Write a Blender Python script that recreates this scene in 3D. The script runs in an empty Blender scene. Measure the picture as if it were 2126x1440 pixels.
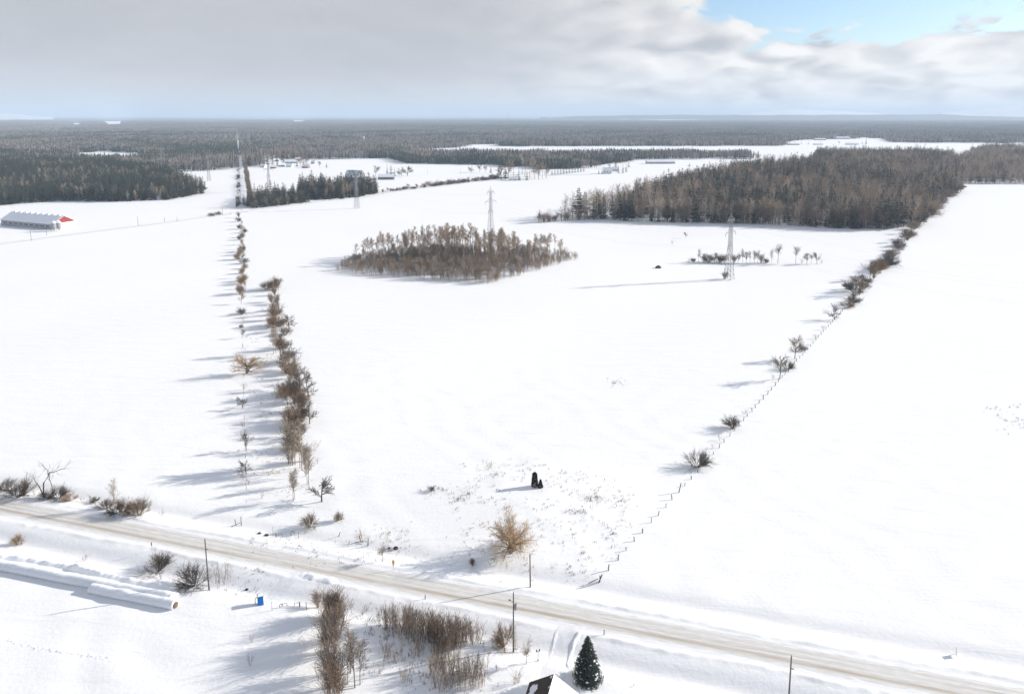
import bpy, math, random
import numpy as np
from mathutils import Vector, Matrix

# ------------------------------------------------------------------ camera
F, PX, PY, HZ, CH = 1417.0, 1063.0, 438.0, 240.0, 100.0
PITCH = math.atan((PY - HZ) / F)
scene = bpy.context.scene
COL = scene.collection
cam = bpy.data.cameras.new('camera')
cam.sensor_width = 36.0
cam.lens = 36.0 * F / 2126.0
cam.shift_y = -(720.0 - PY) / 2126.0
cam.clip_start, cam.clip_end = 1.0, 200000.0
cam_ob = bpy.data.objects.new('camera', cam)
COL.objects.link(cam_ob)
cam_ob.location = (0, 0, CH)
cam_ob.rotation_euler = (math.pi / 2 - PITCH, 0, 0)
scene.camera = cam_ob

# ------------------------------------------------------------------ light
SUN_AZ, SUN_EL = math.radians(75.0), math.radians(21.0)      # azimuth clockwise from +Y
SUN = Vector((math.sin(SUN_AZ) * math.cos(SUN_EL), math.cos(SUN_AZ) * math.cos(SUN_EL), math.sin(SUN_EL)))
sl = bpy.data.lights.new('sun', 'SUN')
sl.energy, sl.angle, sl.color = 4.2, math.radians(0.6), (1.0, 0.94, 0.86)
sun_ob = bpy.data.objects.new('sun', sl)
COL.objects.link(sun_ob)
sun_ob.location = (0, 0, 300)
sun_ob.rotation_euler = SUN.to_track_quat('Z', 'Y').to_euler()

world = bpy.data.worlds.new('World')
scene.world = world
world.use_nodes = True
wt = world.node_tree
wt.nodes.clear()

def N(tree, kind, **kw):
    n = tree.nodes.new(kind)
    for k, v in kw.items():
        setattr(n, k, v)
    return n

def lk(tree, a, b):
    tree.links.new(a, b)

class W:                                                     # tiny expression builder for shader maths
    def __init__(s, t): s.t = t
    def m(s, op, a, b=None, c=None, clamp=False):
        n = N(s.t, 'ShaderNodeMath', operation=op, use_clamp=clamp)
        for i, v in enumerate((a, b, c)):
            if v is None: continue
            if isinstance(v, (int, float)): n.inputs[i].default_value = v
            else: lk(s.t, v, n.inputs[i])
        return n.outputs[0]
    def step(s, x, lo, hi):
        n = N(s.t, 'ShaderNodeMapRange', interpolation_type='SMOOTHSTEP')
        lk(s.t, x, n.inputs[0])
        n.inputs[1].default_value, n.inputs[2].default_value = lo, hi
        return n.outputs[0]
    def mix(s, f, a, b):
        n = N(s.t, 'ShaderNodeMix', data_type='RGBA')
        for v, i in ((f, 0), (a, 6), (b, 7)):
            if isinstance(v, (int, float)): n.inputs[i].default_value = v
            elif isinstance(v, tuple): n.inputs[i].default_value = (*v[:3], 1)
            else: lk(s.t, v, n.inputs[i])
        return n.outputs[2]
    def noise(s, vec, scale, detail=4, rough=0.55, dist=0.0, dim='3D'):
        n = N(s.t, 'ShaderNodeTexNoise', noise_dimensions=dim)
        if vec is not None: lk(s.t, vec, n.inputs['Vector'])
        n.inputs['Scale'].default_value, n.inputs['Detail'].default_value = scale, detail
        n.inputs['Roughness'].default_value, n.inputs['Distortion'].default_value = rough, dist
        return n.outputs[0]

w = W(wt)
tc = N(wt, 'ShaderNodeTexCoord')
sep = N(wt, 'ShaderNodeSeparateXYZ')
lk(wt, tc.outputs['Generated'], sep.inputs[0])
dx, dy, dz = sep.outputs
az = w.m('ARCTAN2', dx, dy)                                   # 0 straight ahead, + to the right
zz = w.m('MAXIMUM', dz, 0.0)
inv = w.m('DIVIDE', 1.0, w.m('ADD', zz, 0.30))
cp = N(wt, 'ShaderNodeCombineXYZ')
lk(wt, w.m('MULTIPLY', dx, inv), cp.inputs[0]); lk(wt, w.m('MULTIPLY', dy, inv), cp.inputs[1])
cp.inputs[2].default_value = 3.7
pv = cp.outputs[0]
sky = N(wt, 'ShaderNodeTexSky', sky_type='NISHITA', sun_disc=False)
sky.sun_elevation, sky.sun_rotation = SUN_EL, SUN_AZ
sky.air_density, sky.dust_density, sky.ozone_density = 1.0, 0.8, 3.5
n_big = w.noise(pv, 1.1, 3, 0.5, 0.2, '2D')
def heap(vec, fine):                                          # heaped cloud: smooth noise with rounded puffs on it
    h = w.m('MULTIPLY', w.noise(vec, 2.6, 6 if fine else 2, 0.56, 0.15, '2D'), 0.72)
    for sc_, k_ in (((5.5, .12), (13.0, .06)) if fine else ((5.5, .12),)):
        vn = N(wt, 'ShaderNodeTexVoronoi', feature='F1', voronoi_dimensions='2D'); lk(wt, vec, vn.inputs['Vector'])
        vn.inputs['Scale'].default_value = sc_
        h = w.m('ADD', h, w.m('MULTIPLY', w.m('SUBTRACT', 0.75, vn.outputs['Distance']), k_))
    return h
wob = N(wt, 'ShaderNodeTexNoise', noise_dimensions='2D'); lk(wt, pv, wob.inputs['Vector']); wob.inputs['Scale'].default_value = 5.0; wob.inputs['Detail'].default_value = 4.0
wv = N(wt, 'ShaderNodeVectorMath', operation='MULTIPLY_ADD'); lk(wt, wob.outputs['Color'], wv.inputs[0]); wv.inputs[1].default_value = (.14, .14, 0); lk(wt, pv, wv.inputs[2])
pw = wv.outputs[0]
n_off = N(wt, 'ShaderNodeVectorMath', operation='ADD'); lk(wt, pw, n_off.inputs[0]); n_off.inputs[1].default_value = (0.04, -0.10, 0.0)
n_med, n_lit = heap(pw, True), heap(n_off.outputs[0], True)
n_soft, n_soft2 = heap(pw, False), heap(n_off.outputs[0], False)
# the cloud deck breaks up towards the sunny side, high above the horizon
sunny = w.step(az, -0.15, 0.45)
side = w.m('MULTIPLY', w.step(az, 0.12, 0.50), w.step(dz, 0.04, 0.14))
dens = w.m('ADD', w.m('MULTIPLY', n_big, 0.6), w.m('MULTIPLY', n_med, 0.7))
dens = w.m('SUBTRACT', w.m('ADD', dens, 0.16), w.m('MULTIPLY', side, 0.43))
cover = w.step(dens, 0.41, 0.47)
relief = w.m('ADD', w.m('MULTIPLY', w.m('SUBTRACT', n_med, n_lit), 1.5), w.m('MULTIPLY', w.m('SUBTRACT', n_soft, n_soft2), 1.9))            # sunlit upper flank of each heap
body = w.m('MULTIPLY', w.m('MULTIPLY', w.m('SUBTRACT', n_big, 0.5), -1.1), w.m('ADD', 0.25, sunny))
shine = w.m('ADD', w.m('ADD', w.m('MULTIPLY', w.step(az, -0.30, 0.50), 0.48), body), w.m('MULTIPLY', relief, w.m('ADD', 0.06, sunny)))
low = w.m('SUBTRACT', 1.0, w.step(dz, 0.0, 0.08))
shine = w.m('ADD', w.m('ADD', shine, 0.02), w.m('MULTIPLY', low, 0.30), None, True)
cloud = w.mix(shine, (3.22, 3.24, 3.40), (6.5, 6.32, 6.12))
skyc = w.mix(cover, sky.outputs[0], cloud)
bgn = N(wt, 'ShaderNodeBackground')
bgn.inputs[1].default_value = 0.1
lk(wt, skyc, bgn.inputs[0])
wo = N(wt, 'ShaderNodeOutputWorld')
lk(wt, bgn.outputs[0], wo.inputs[0])

vs = scene.view_settings
vs.view_transform, vs.look, vs.exposure, vs.gamma = 'Standard', 'None', 0.64, 1.0
vs.use_curve_mapping = False
scene.render.engine = 'CYCLES'
cy = scene.cycles
cy.use_denoising = True
cy.denoiser = 'OPENIMAGEDENOISE'
cy.denoising_input_passes = 'RGB_ALBEDO_NORMAL'
cy.denoising_prefilter = 'ACCURATE'
cy.max_bounces, cy.diffuse_bounces, cy.glossy_bounces, cy.transmission_bounces = 5, 3, 2, 2
cy.volume_bounces = 1
cy.transparent_max_bounces = 8
cy.sample_clamp_indirect = 6.0

# ------------------------------------------------------------------ pixel <-> place
SP, CP_ = math.sin(PITCH), math.cos(PITCH)
def ray(px, py):
    a, b = (px - PX) / F, -(py - PY) / F
    return np.array([a, CP_ + b * SP, -SP + b * CP_])
def G(px, py, z=0.0):
    d = ray(px, py)
    t = (z - CH) / d[2]
    return d[0] * t, d[1] * t
def proj(x, y, z=0.0):
    dep = y * CP_ - (z - CH) * SP
    up = y * SP + (z - CH) * CP_
    return PX + F * x / dep, PY - F * up / dep
def hpx(px, py, h):                                           # height in metres of something h pixels tall based at (px, py)
    x, y = G(px, py)
    dep = y * CP_ + CH * SP
    return h * dep / (F * (CP_ - (py - PY) / F * SP))
def wpx(px, py, n):
    x, y = G(px, py)
    return n * (y * CP_ + CH * SP) / F

rng = np.random.default_rng(7)
random.seed(7)

# road line fitted through points read off the photograph
rp = np.array([G(*p) for p in [(0, 1059), (136, 1081), (340, 1117), (440, 1134), (526, 1149), (656, 1175), (743, 1195), (889, 1223), (1060, 1252), (1500, 1341), (1753, 1391), (1883, 1415)]])
ra, rb = np.polyfit(rp[:, 0], rp[:, 1], 1)
RU = np.array([1.0, ra]) / math.hypot(1, ra)                   # along the road
RV = np.array([-RU[1], RU[0]])                                # away from the camera
R0 = np.array([0.0, rb])
def uv(x, y):
    return (x - R0[0]) * RU[0] + (y - R0[1]) * RU[1], (x - R0[0]) * RV[0] + (y - R0[1]) * RV[1]
def xy(u, v):
    return R0[0] + u * RU[0] + v * RV[0], R0[1] + u * RU[1] + v * RV[1]
KX, KY = G(1100, 1050)
RHW = 3.3                                                     # half the ploughed road width
ROADZ = 0.45
def sstep(a, b, x):
    t = np.clip((x - a) / (b - a), 0, 1)
    return t * t * (3 - 2 * t)
def hgt(x, y):
    x, y = np.asarray(x, float), np.asarray(y, float)
    u, v = uv(x, y)
    a = np.abs(v)
    fade = sstep(5, 16, a)
    far = np.exp(-(np.hypot(x, y - 150) / 900.0) ** 2)
    z = 0.30 * np.sin(x / 47 + 1.3 + 0.6 * np.sin(y / 61)) * np.sin(y / 58 + .4) + 0.18 * np.sin(x / 23 - y / 31) + 0.35 * np.sin(x / 140 + y / 170)
    z = z * fade * far
    near = np.exp(-(np.hypot(x, y - 160) / 150.0) ** 2)
    z = z + fade * near * (0.035 * np.sin((x * .9 + y * .45) / 1.7 + 1.5 * np.sin(y / 6.3)) * (np.sin(x / 9.1 + y / 13.) > -.2) + 0.05 * np.sin(x / 4.1 - y / 2.9 + np.sin(x / 7.7)))
    z = z + 0.15 * sstep(13, 24, -v) * near * np.sin((x + 1.6 * y) / 5.2 + 2.2 * np.sin(x / 11. + y / 17.)) * np.sin(y / 6.5 - x / 15. + 1.5 * np.sin(x / 9.))
    z = z + 1.1 * np.exp(-((x - KX) / 26) ** 2 - ((y - KY) / 17) ** 2)
    road = ROADZ * (1 - sstep(4.2, 9.5, a))
    bank = 0.22 * np.exp(-((a - 4.4 - .25 * np.sin(u / 11.) - .2 * np.sin(u / 4.3)) / 0.6) ** 2) * (0.7 + 0.3 * np.sin(u / 3.1 + np.sin(u / 7.7) * 2) + .25 * np.sin(u * 1.1 + 2 * np.sin(u / 2.7))) + 0.06 * np.exp(-((a - 4.7) / .5) ** 2) * np.sin(u * 2.3 + 2 * np.sin(u * .7))
    dn = -0.45 * np.exp(-((v - 9.3) / 2.2) ** 2)
    ds = -0.85 * np.exp(-((v + 10.0) / 2.6) ** 2) + 0.03 * np.sin(u * 2.9 + np.sin(v * 3)) * np.sin(v * 3.7 + u * .6) * np.exp(-((v + 7.2) / 2.2) ** 2)
    return z + road + bank + dn + ds
def ground_z(x, y):
    return float(hgt(x, y))

# ------------------------------------------------------------------ materials
def mat(name, col, rough=0.8, var=0.0, scale=3.0, bump=0.0, bscale=20.0, metallic=0.0, per_object=0.0, col2=None, spec=0.3):
    m = bpy.data.materials.new(name)
    m.use_nodes = True
    t = m.node_tree
    b = t.nodes['Principled BSDF']
    b.inputs['Roughness'].default_value = rough
    b.inputs['Metallic'].default_value = metallic
    b.inputs['Specular IOR Level'].default_value = spec
    q = W(t)
    c = N(t, 'ShaderNodeTexCoord').outputs['Object']
    out = None
    if var or col2:
        n = q.noise(c, scale, 5, 0.6)
        if col2 is None:
            col2 = tuple(min(1, v * (1 + var)) for v in col); base = tuple(v * (1 - var) for v in col)
        else:
            base = col
        out = q.mix(q.step(n, 0.35, 0.65), base, col2)
    if per_object:
        r = N(t, 'ShaderNodeObjectInfo').outputs['Random']
        h = N(t, 'ShaderNodeHueSaturation')
        lk(t, q.m('ADD', q.m('MULTIPLY', r, 2 * per_object), 1 - per_object), h.inputs['Value'])
        lk(t, q.m('ADD', q.m('MULTIPLY', q.m('FRACT', q.m('MULTIPLY', r, 7.3)), 0.5), 0.7), h.inputs['Saturation'])
        if out is None: h.inputs['Color'].default_value = (*col, 1)
        else: lk(t, out, h.inputs['Color'])
        out = h.outputs[0]
    if out is None: b.inputs['Base Color'].default_value = (*col, 1)
    else: lk(t, out, b.inputs['Base Color'])
    if bump:
        bn = N(t, 'ShaderNodeBump')
        bn.inputs['Strength'].default_value = bump
        lk(t, q.noise(c, bscale, 5, 0.6), bn.inputs['Height'])
        lk(t, bn.outputs[0], b.inputs['Normal'])
    return m

def snow_material():
    m = bpy.data.materials.new('snow')
    m.use_nodes = True
    t = m.node_tree
    b = t.nodes['Principled BSDF']
    q = W(t)
    geo = N(t, 'ShaderNodeNewGeometry').outputs['Position']
    mp = N(t, 'ShaderNodeMapping'); lk(t, geo, mp.inputs[0])
    mp.inputs['Rotation'].default_value = (0, 0, 0.25); mp.inputs['Scale'].default_value = (0.22, 1.0, 1.0)
    drift = q.noise(mp.outputs[0], 0.22, 5, 0.55, 0.6)
    fine = q.noise(geo, 1.1, 5, 0.62)
    big = q.noise(geo, 0.012, 3, 0.5)
    lk(t, q.mix(big, (0.87, 0.868, 0.862), (0.905, 0.90, 0.89)), b.inputs['Base Color'])
    b.inputs['Roughness'].default_value = 0.65
    b.inputs['Specular IOR Level'].default_value = 0.15
    hsum = q.m('ADD', q.m('MULTIPLY', drift, 0.50), q.m('MULTIPLY', fine, 0.13))
    bn = N(t, 'ShaderNodeBump')
    bn.inputs['Strength'].default_value = 0.55
    bn.inputs['Distance'].default_value = 0.9
    lk(t, hsum, bn.inputs['Height'])
    lk(t, bn.outputs[0], b.inputs['Normal'])
    return m

SNOW = snow_material()
SNOWCAP = mat('snow cap', (0.87, 0.88, 0.90), 0.7, 0.02, 1.5, 0.3, 3.0, spec=0.15)

def road_material():
    m = bpy.data.materials.new('packed snow road')
    m.use_nodes = True
    t = m.node_tree
    b = t.nodes['Principled BSDF']
    q = W(t)
    uvn = N(t, 'ShaderNodeUVMap').outputs[0]
    s = N(t, 'ShaderNodeSeparateXYZ'); lk(t, uvn, s.inputs[0])
    u, v = s.outputs[0], s.outputs[1]
    st = N(t, 'ShaderNodeCombineXYZ'); lk(t, q.m('MULTIPLY', u, 0.03), st.inputs[0]); lk(t, v, st.inputs[1])
    st2 = N(t, 'ShaderNodeCombineXYZ'); lk(t, q.m('MULTIPLY', u, 0.16), st2.inputs[0]); lk(t, v, st2.inputs[1])
    n1 = q.noise(st.outputs[0], 1.6, 5, 0.65)
    n2 = q.noise(st2.outputs[0], 2.4, 5, 0.65)
    def track(c, wd):
        d = q.m('ABSOLUTE', q.m('SUBTRACT', v, c))
        return q.m('SUBTRACT', 1.0, q.step(d, 0.0, wd))
    tr = q.m('MAXIMUM', q.m('MAXIMUM', track(-1.2, 1.0), q.m('MULTIPLY', track(0.35, 0.7), 0.45)), q.m('MULTIPLY', track(1.7, 0.6), 0.35))
    worn = q.m('MULTIPLY', tr, q.step(n1, 0.26, 0.62))
    worn = q.m('MULTIPLY', worn, q.m('ADD', 0.55, q.m('MULTIPLY', n2, 0.6)), None, True)
    base = q.mix(q.step(n2, 0.3, 0.7), (0.64, 0.62, 0.58), (0.78, 0.77, 0.75))
    c = q.mix(worn, base, (0.40, 0.315, 0.215))
    dark = q.m('MULTIPLY', q.m('MULTIPLY', track(0.5, 1.1), q.step(q.noise(st.outputs[0], 0.9, 3, 0.5), 0.60, 0.70)), q.step(n2, 0.40, 0.58))
    c = q.mix(q.m('MULTIPLY', dark, 0.7), c, (0.22, 0.215, 0.21))
    blown = q.step(q.m('ADD', q.m('ABSOLUTE', v), q.m('MULTIPLY', q.m('SUBTRACT', q.noise(st2.outputs[0], 1.3, 5, 0.7), 0.5), 3.2)), 2.35, 3.0)      # snow blown in from the verges
    c = q.mix(blown, c, (0.86, 0.865, 0.87))
    lk(t, c, b.inputs['Base Color'])
    b.inputs['Roughness'].default_value = 0.6
    bn = N(t, 'ShaderNodeBump'); bn.inputs['Strength'].default_value = 0.4; bn.inputs['Distance'].default_value = 0.1
    lk(t, n2, bn.inputs['Height']); lk(t, bn.outputs[0], b.inputs['Normal'])
    return m
ROAD = road_material()
LANE = mat('wheel-packed snow', (0.76, 0.76, 0.765), 0.6, 0.0, 1.2, 0.6, 2.5, col2=(0.84, 0.84, 0.845))

BARK_D = mat('dark bark', (0.105, 0.084, 0.070), 0.9, 0.25, 2.0, per_object=0.3)
BARK_B = mat('brown bark', (0.205, 0.145, 0.100), 0.9, 0.25, 2.0, per_object=0.3)
BARK_G = mat('grey bark', (0.30, 0.245, 0.190), 0.9, 0.25, 2.0, per_object=0.3)
BARK_T = mat('tan twigs', (0.24, 0.172, 0.112), 0.9, 0.2, 2.0, per_object=0.25)
WOOD_A = mat('pale woodland twigs', (0.42, 0.33, 0.245), 0.9, 0.2, 1.0, per_object=0.35)
WOOD_B = mat('tan woodland twigs', (0.34, 0.255, 0.18), 0.9, 0.2, 1.0, per_object=0.35)
WOOD_C = mat('brown woodland twigs', (0.26, 0.20, 0.155), 0.9, 0.2, 1.0, per_object=0.35)
BARK_W = mat('golden willow twigs', (0.50, 0.34, 0.16), 0.85, 0.2, 1.0, per_object=0.1)
BARK_P = mat('pale poplar bark', (0.38, 0.295, 0.215), 0.9, 0.3, 1.0, per_object=0.35)
PINE_D = mat('dark pine needles', (0.024, 0.036, 0.023), 0.85, 0.35, 1.2, per_object=0.4)
PINE_G = mat('green pine needles', (0.050, 0.068, 0.036), 0.85, 0.35, 1.2, per_object=0.4)
SPRUCE = mat('spruce needles', (0.024, 0.034, 0.024), 0.8, 0.3, 3.0)
CEDAR = mat('cedar foliage', (0.045, 0.040, 0.022), 0.85, 0.4, 4.0)
DRYGRASS = mat('dry weeds', (0.36, 0.26, 0.15), 0.9, 0.3, 0.4)
DARKWEED = mat('dark weed stalks', (0.10, 0.08, 0.065), 0.9, 0.3, 0.4)
WOODPOST = mat('weathered fence wood', (0.11, 0.085, 0.07), 0.9, 0.3, 4.0, per_object=0.25)
POLE = mat('utility pole wood', (0.14, 0.125, 0.115), 0.9, 0.25, 3.0)
STEEL = mat('galvanised steel', (0.30, 0.31, 0.33), 0.5, 0.1, 1.0, metallic=0.3)
DARKMETAL = mat('dark metal', (0.035, 0.035, 0.04), 0.5)
WIRE = mat('conductor wire', (0.14, 0.14, 0.15), 0.5)
CERAMIC = mat('insulator', (0.25, 0.24, 0.23), 0.3)
WHITEPAINT = mat('white paint', (0.78, 0.78, 0.76), 0.6, 0.03, 1.0)
GREYSIDING = mat('grey siding', (0.34, 0.35, 0.37), 0.7, 0.08, 0.8)
REDSIDING = mat('red siding', (0.26, 0.022, 0.022), 0.6, 0.08, 0.8)
BARNWOOD = mat('old barn boards', (0.17, 0.175, 0.185), 0.85, 0.3, 0.6)
BARNROOF = mat('old barn roof under patchy snow', (0.12, 0.125, 0.135), 0.8, 0.0, 0.16, col2=(0.70, 0.71, 0.73))
BRICK = mat('brick wall', (0.26, 0.15, 0.11), 0.85, 0.2, 2.0)
SHINGLE = mat('brown shingles', (0.060, 0.042, 0.035), 0.85, 0.35, 6.0, 0.6, 12.0)
GLASS = mat('window glass', (0.03, 0.035, 0.045), 0.1, spec=0.6)
BLUE = mat('blue enamelled steel', (0.015, 0.16, 0.48), 0.16, 0.05, 2.0, metallic=0.6)
BLUE_D = mat('dark blue trim', (0.02, 0.09, 0.24), 0.4)
YELLOW = mat('yellow sign sheet', (0.75, 0.42, 0.02), 0.5)
ORANGE = mat('orange reflector', (0.65, 0.18, 0.04), 0.5)
HAY = mat('cut hay', (0.16, 0.105, 0.062), 0.95, 0.35, 5.0, 0.8, 14.0)
PLASTIC = mat('white bale wrap', (0.80, 0.81, 0.83), 0.35, 0.03, 2.0, 0.25, 5.0, spec=0.5)
TARP = mat('tan concrete', (0.45, 0.38, 0.28), 0.8, 0.15, 1.0)
STONE = mat('dark field stone', (0.06, 0.058, 0.06), 0.9, 0.3, 3.0)

# ------------------------------------------------------------------ mesh building
class MB:
    def __init__(s): s.v, s.f, s.mi, s.n = [], [], [], 0
    def add(s, V, Fs, mi=0):
        s.v.append(np.asarray(V, float).reshape(-1, 3))
        s.f.extend([tuple(i + s.n for i in f) for f in Fs]); s.mi.extend([mi] * len(Fs))
        s.n += len(s.v[-1])
        return s
    def box(s, x0, x1, y0, y1, z0, z1, mi=0):
        V = [(x, y, z) for z in (z0, z1) for y in (y0, y1) for x in (x0, x1)]
        return s.add(V, [(0, 2, 3, 1), (4, 5, 7, 6), (0, 1, 5, 4), (2, 6, 7, 3), (0, 4, 6, 2), (1, 3, 7, 5)], mi)
    def tube(s, P, R, k=3, cap=True, mi=0):
        P = np.asarray(P, float); R = np.broadcast_to(np.asarray(R, float), (len(P),))
        d = np.gradient(P, axis=0); d /= np.linalg.norm(d, axis=1)[:, None] + 1e-9
        a = np.where(np.abs(d[:, 2:3]) > .9, np.array([[1., 0, 0]]), np.array([[0, 0, 1.]]))
        e1 = np.cross(d, a); e1 /= np.linalg.norm(e1, axis=1)[:, None]
        e2 = np.cross(d, e1)
        ang = np.arange(k) * 2 * math.pi / k
        V = P[:, None] + R[:, None, None] * (np.cos(ang)[None, :, None] * e1[:, None] + np.sin(ang)[None, :, None] * e2[:, None])
        Fs = [(i * k + j, i * k + (j + 1) % k, (i + 1) * k + (j + 1) % k, (i + 1) * k + j) for i in range(len(P) - 1) for j in range(k)]
        if cap: Fs += [tuple(range(k)), tuple((len(P) - 1) * k + j for j in reversed(range(k)))]
        return s.add(V, Fs, mi)
    def mesh(s, name, mats, smooth=False):
        me = bpy.data.meshes.new(name)
        V = np.concatenate(s.v) if s.v else np.zeros((0, 3))
        me.from_pydata(V.tolist(), [], s.f)
        for m in (mats if isinstance(mats, (list, tuple)) else [mats]): me.materials.append(m)
        if any(s.mi): me.polygons.foreach_set('material_index', s.mi)
        if smooth: me.polygons.foreach_set('use_smooth', [True] * len(s.f))
        return me
    def build(s, name, mats, parent=None, smooth=False, loc=None):
        return obj(name, s.mesh(name, mats, smooth), parent, loc)

def obj(name, me, parent=None, loc=None):
    o = bpy.data.objects.new(name, me)
    COL.objects.link(o)
    if parent is not None: o.parent = parent
    if loc is not None: o.location = loc
    return o
def tag(o, label, cat, group=None, kind=None):
    o['label'] = label; o['category'] = cat
    if group: o['group'] = group
    if kind: o['kind'] = kind
    return o
def empty(name, loc, rz=0.0, sc=1.0):
    o = bpy.data.objects.new(name, None)
    o.empty_display_size = 0.3
    COL.objects.link(o)
    o.location = loc; o.rotation_euler = (0, 0, rz); o.scale = (sc, sc, sc) if isinstance(sc, (int, float)) else sc
    return o
def structure(o):
    o['kind'] = 'structure'
    return o
ONES = 'zeroth first second third fourth fifth sixth seventh eighth ninth tenth eleventh twelfth thirteenth fourteenth fifteenth sixteenth seventeenth eighteenth nineteenth'.split()
TENS = {2: ('twentieth', 'twenty'), 3: ('thirtieth', 'thirty'), 4: ('fortieth', 'forty'), 5: ('fiftieth', 'fifty'), 6: ('sixtieth', 'sixty'), 7: ('seventieth', 'seventy'), 8: ('eightieth', 'eighty'), 9: ('ninetieth', 'ninety')}
def ordn(n):
    if n < 20: return ONES[n]
    return TENS[n // 10][0] if n % 10 == 0 else TENS[n // 10][1] + '-' + ONES[n % 10]

# ------------------------------------------------------------------ ground, road
def axis(fine, step, grow, end):
    a = list(np.arange(0, fine, step))
    s_ = step
    while a[-1] < end:
        s_ *= grow; a.append(a[-1] + s_)
    return a
ua = axis(210, 0.85, 1.07, 62000)
us = np.array([-x for x in ua[:0:-1]] + ua)
vf = list(np.arange(0, 13, 0.3))
s_ = 0.3
while vf[-1] < 62000:
    s_ = min(s_ * 1.12, 0.95) if vf[-1] < 90 else s_ * 1.06
    vf.append(vf[-1] + s_)
vb = [v for v in vf if v < 4500]
vs_ = np.array([-x for x in vb[:0:-1]] + vf)
UU, VV = np.meshgrid(us, vs_)
GX, GY = xy(UU, VV)
GZ = hgt(GX, GY)
nv, nu = UU.shape
me = bpy.data.meshes.new('snow_ground')
idx = np.arange(nv * nu).reshape(nv, nu)
quads = np.stack([idx[:-1, :-1], idx[:-1, 1:], idx[1:, 1:], idx[1:, :-1]], -1).reshape(-1, 4)
me.vertices.add(nv * nu); me.vertices.foreach_set('co', np.stack([GX, GY, GZ], -1).ravel())
me.loops.add(quads.size); me.loops.foreach_set('vertex_index', quads.ravel())
me.polygons.add(len(quads)); me.polygons.foreach_set('loop_start', np.arange(0, quads.size, 4))
me.polygons.foreach_set('use_smooth', np.ones(len(quads), bool))
me.update(); me.validate()
me.materials.append(SNOW)
tag(structure(obj('ground', me)), 'white snow covering the flat fields out to the horizon', 'snow')

def strip(name, pts, halfw, lift, m, seg=2.0, cross=6, crown=0.0):
    """A sheet following a line on the ground, 'lift' above it."""
    P = np.array(pts, float)
    d = np.linalg.norm(np.diff(P, axis=0), axis=1); s = np.concatenate([[0], np.cumsum(d)])
    n = max(2, int(s[-1] / seg))
    q = np.linspace(0, s[-1], n)
    X, Y = np.interp(q, s, P[:, 0]), np.interp(q, s, P[:, 1])
    T = np.stack([np.gradient(X), np.gradient(Y)], -1); T /= np.linalg.norm(T, axis=1)[:, None]
    o = np.linspace(-1, 1, cross)
    hw = halfw(q) if callable(halfw) else np.full(n, halfw)
    Xs = X[:, None] - T[:, 1:2] * o[None] * hw[:, None]
    Ys = Y[:, None] + T[:, 0:1] * o[None] * hw[:, None]
    Z = hgt(Xs, Ys) + lift + crown * (1 - o[None] ** 2)
    V = np.stack([Xs, Ys, Z], -1).reshape(-1, 3)
    i = np.arange(n * cross).reshape(n, cross)
    Q = np.stack([i[:-1, :-1], i[1:, :-1], i[1:, 1:], i[:-1, 1:]], -1).reshape(-1, 4)
    me = bpy.data.meshes.new(name)
    me.from_pydata(V.tolist(), [], Q[:, ::-1].tolist())
    me.materials.append(m)
    uvl = me.uv_layers.new(name='UVMap')
    uvv = np.stack([np.repeat(q, cross), (o[None] * hw[:, None]).ravel()], -1)
    li = np.empty(len(me.loops), int); me.loops.foreach_get('vertex_index', li)
    uvl.data.foreach_set('uv', uvv[li].ravel())
    me.polygons.foreach_set('use_smooth', [True] * len(me.polygons))
    return obj(name, me)

road = strip('road', [xy(-900, 0), xy(900, 0)], RHW, 0.012, ROAD, 1.5, 13, 0.03)
tag(structure(road), 'plowed country road of packed snow with tan wheel tracks', 'road')

# snow lane into the farm yard, drive to the house
lane_px = [(640, 1188), (612, 1196), (590, 1212), (572, 1230), (562, 1245)]
o = strip('field_lane', [G(*p, .1) for p in lane_px], 1.6, 0.02, LANE, 0.8, 7)
tag(structure(o), 'short packed snow track from the road to the blue cabinet', 'lane')
drive_px = [(1190, 1298), (1176, 1318), (1165, 1345), (1158, 1372), (1150, 1395), (1146, 1420)]
o = strip('driveway', [G(*p, .1) for p in drive_px], 2.1, 0.02, LANE, 0.8, 9)
tag(structure(o), 'cleared driveway of packed snow between the road and the house', 'driveway')

def ridge(name, px, hw, h, label, seed):
    r = np.random.default_rng(seed)
    P = np.array([G(*p) for p in px])
    d = np.linalg.norm(np.diff(P, axis=0), axis=1); s = np.concatenate([[0], np.cumsum(d)])
    n = int(s[-1] / 0.45); q = np.linspace(0, s[-1], n)
    X, Y = np.interp(q, s, P[:, 0]), np.interp(q, s, P[:, 1])
    T = np.stack([np.gradient(X), np.gradient(Y)], -1); T /= np.linalg.norm(T, axis=1)[:, None] + 1e-9
    o = np.linspace(-1, 1, 9)
    taper = np.minimum(1, np.minimum(q, s[-1] - q) / 1.5)
    prof = np.cos(o * math.pi / 2) ** 1.3
    lump = 1 + 0.28 * np.convolve(r.normal(size=n + 4), np.ones(5) / 2.2, 'valid')
    Xs = X[:, None] - T[:, 1:2] * o * hw; Ys = Y[:, None] + T[:, 0:1] * o * hw
    Z = hgt(Xs, Ys) - 0.03 + prof * h * (taper * lump)[:, None] + r.normal(size=(n, 9)) * 0.025 * (prof > .1)
    i = np.arange(n * 9).reshape(n, 9)
    Q = np.stack([i[:-1, :-1], i[:-1, 1:], i[1:, 1:], i[1:, :-1]], -1).reshape(-1, 4)
    me = bpy.data.meshes.new(name); me.from_pydata(np.stack([Xs, Ys, Z], -1).reshape(-1, 3).tolist(), [], Q.tolist())
    me.polygons.foreach_set('use_smooth', [True] * len(me.polygons)); me.materials.append(SNOWCAP)
    return tag(structure(obj(name, me)), label, 'snow bank')
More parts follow.
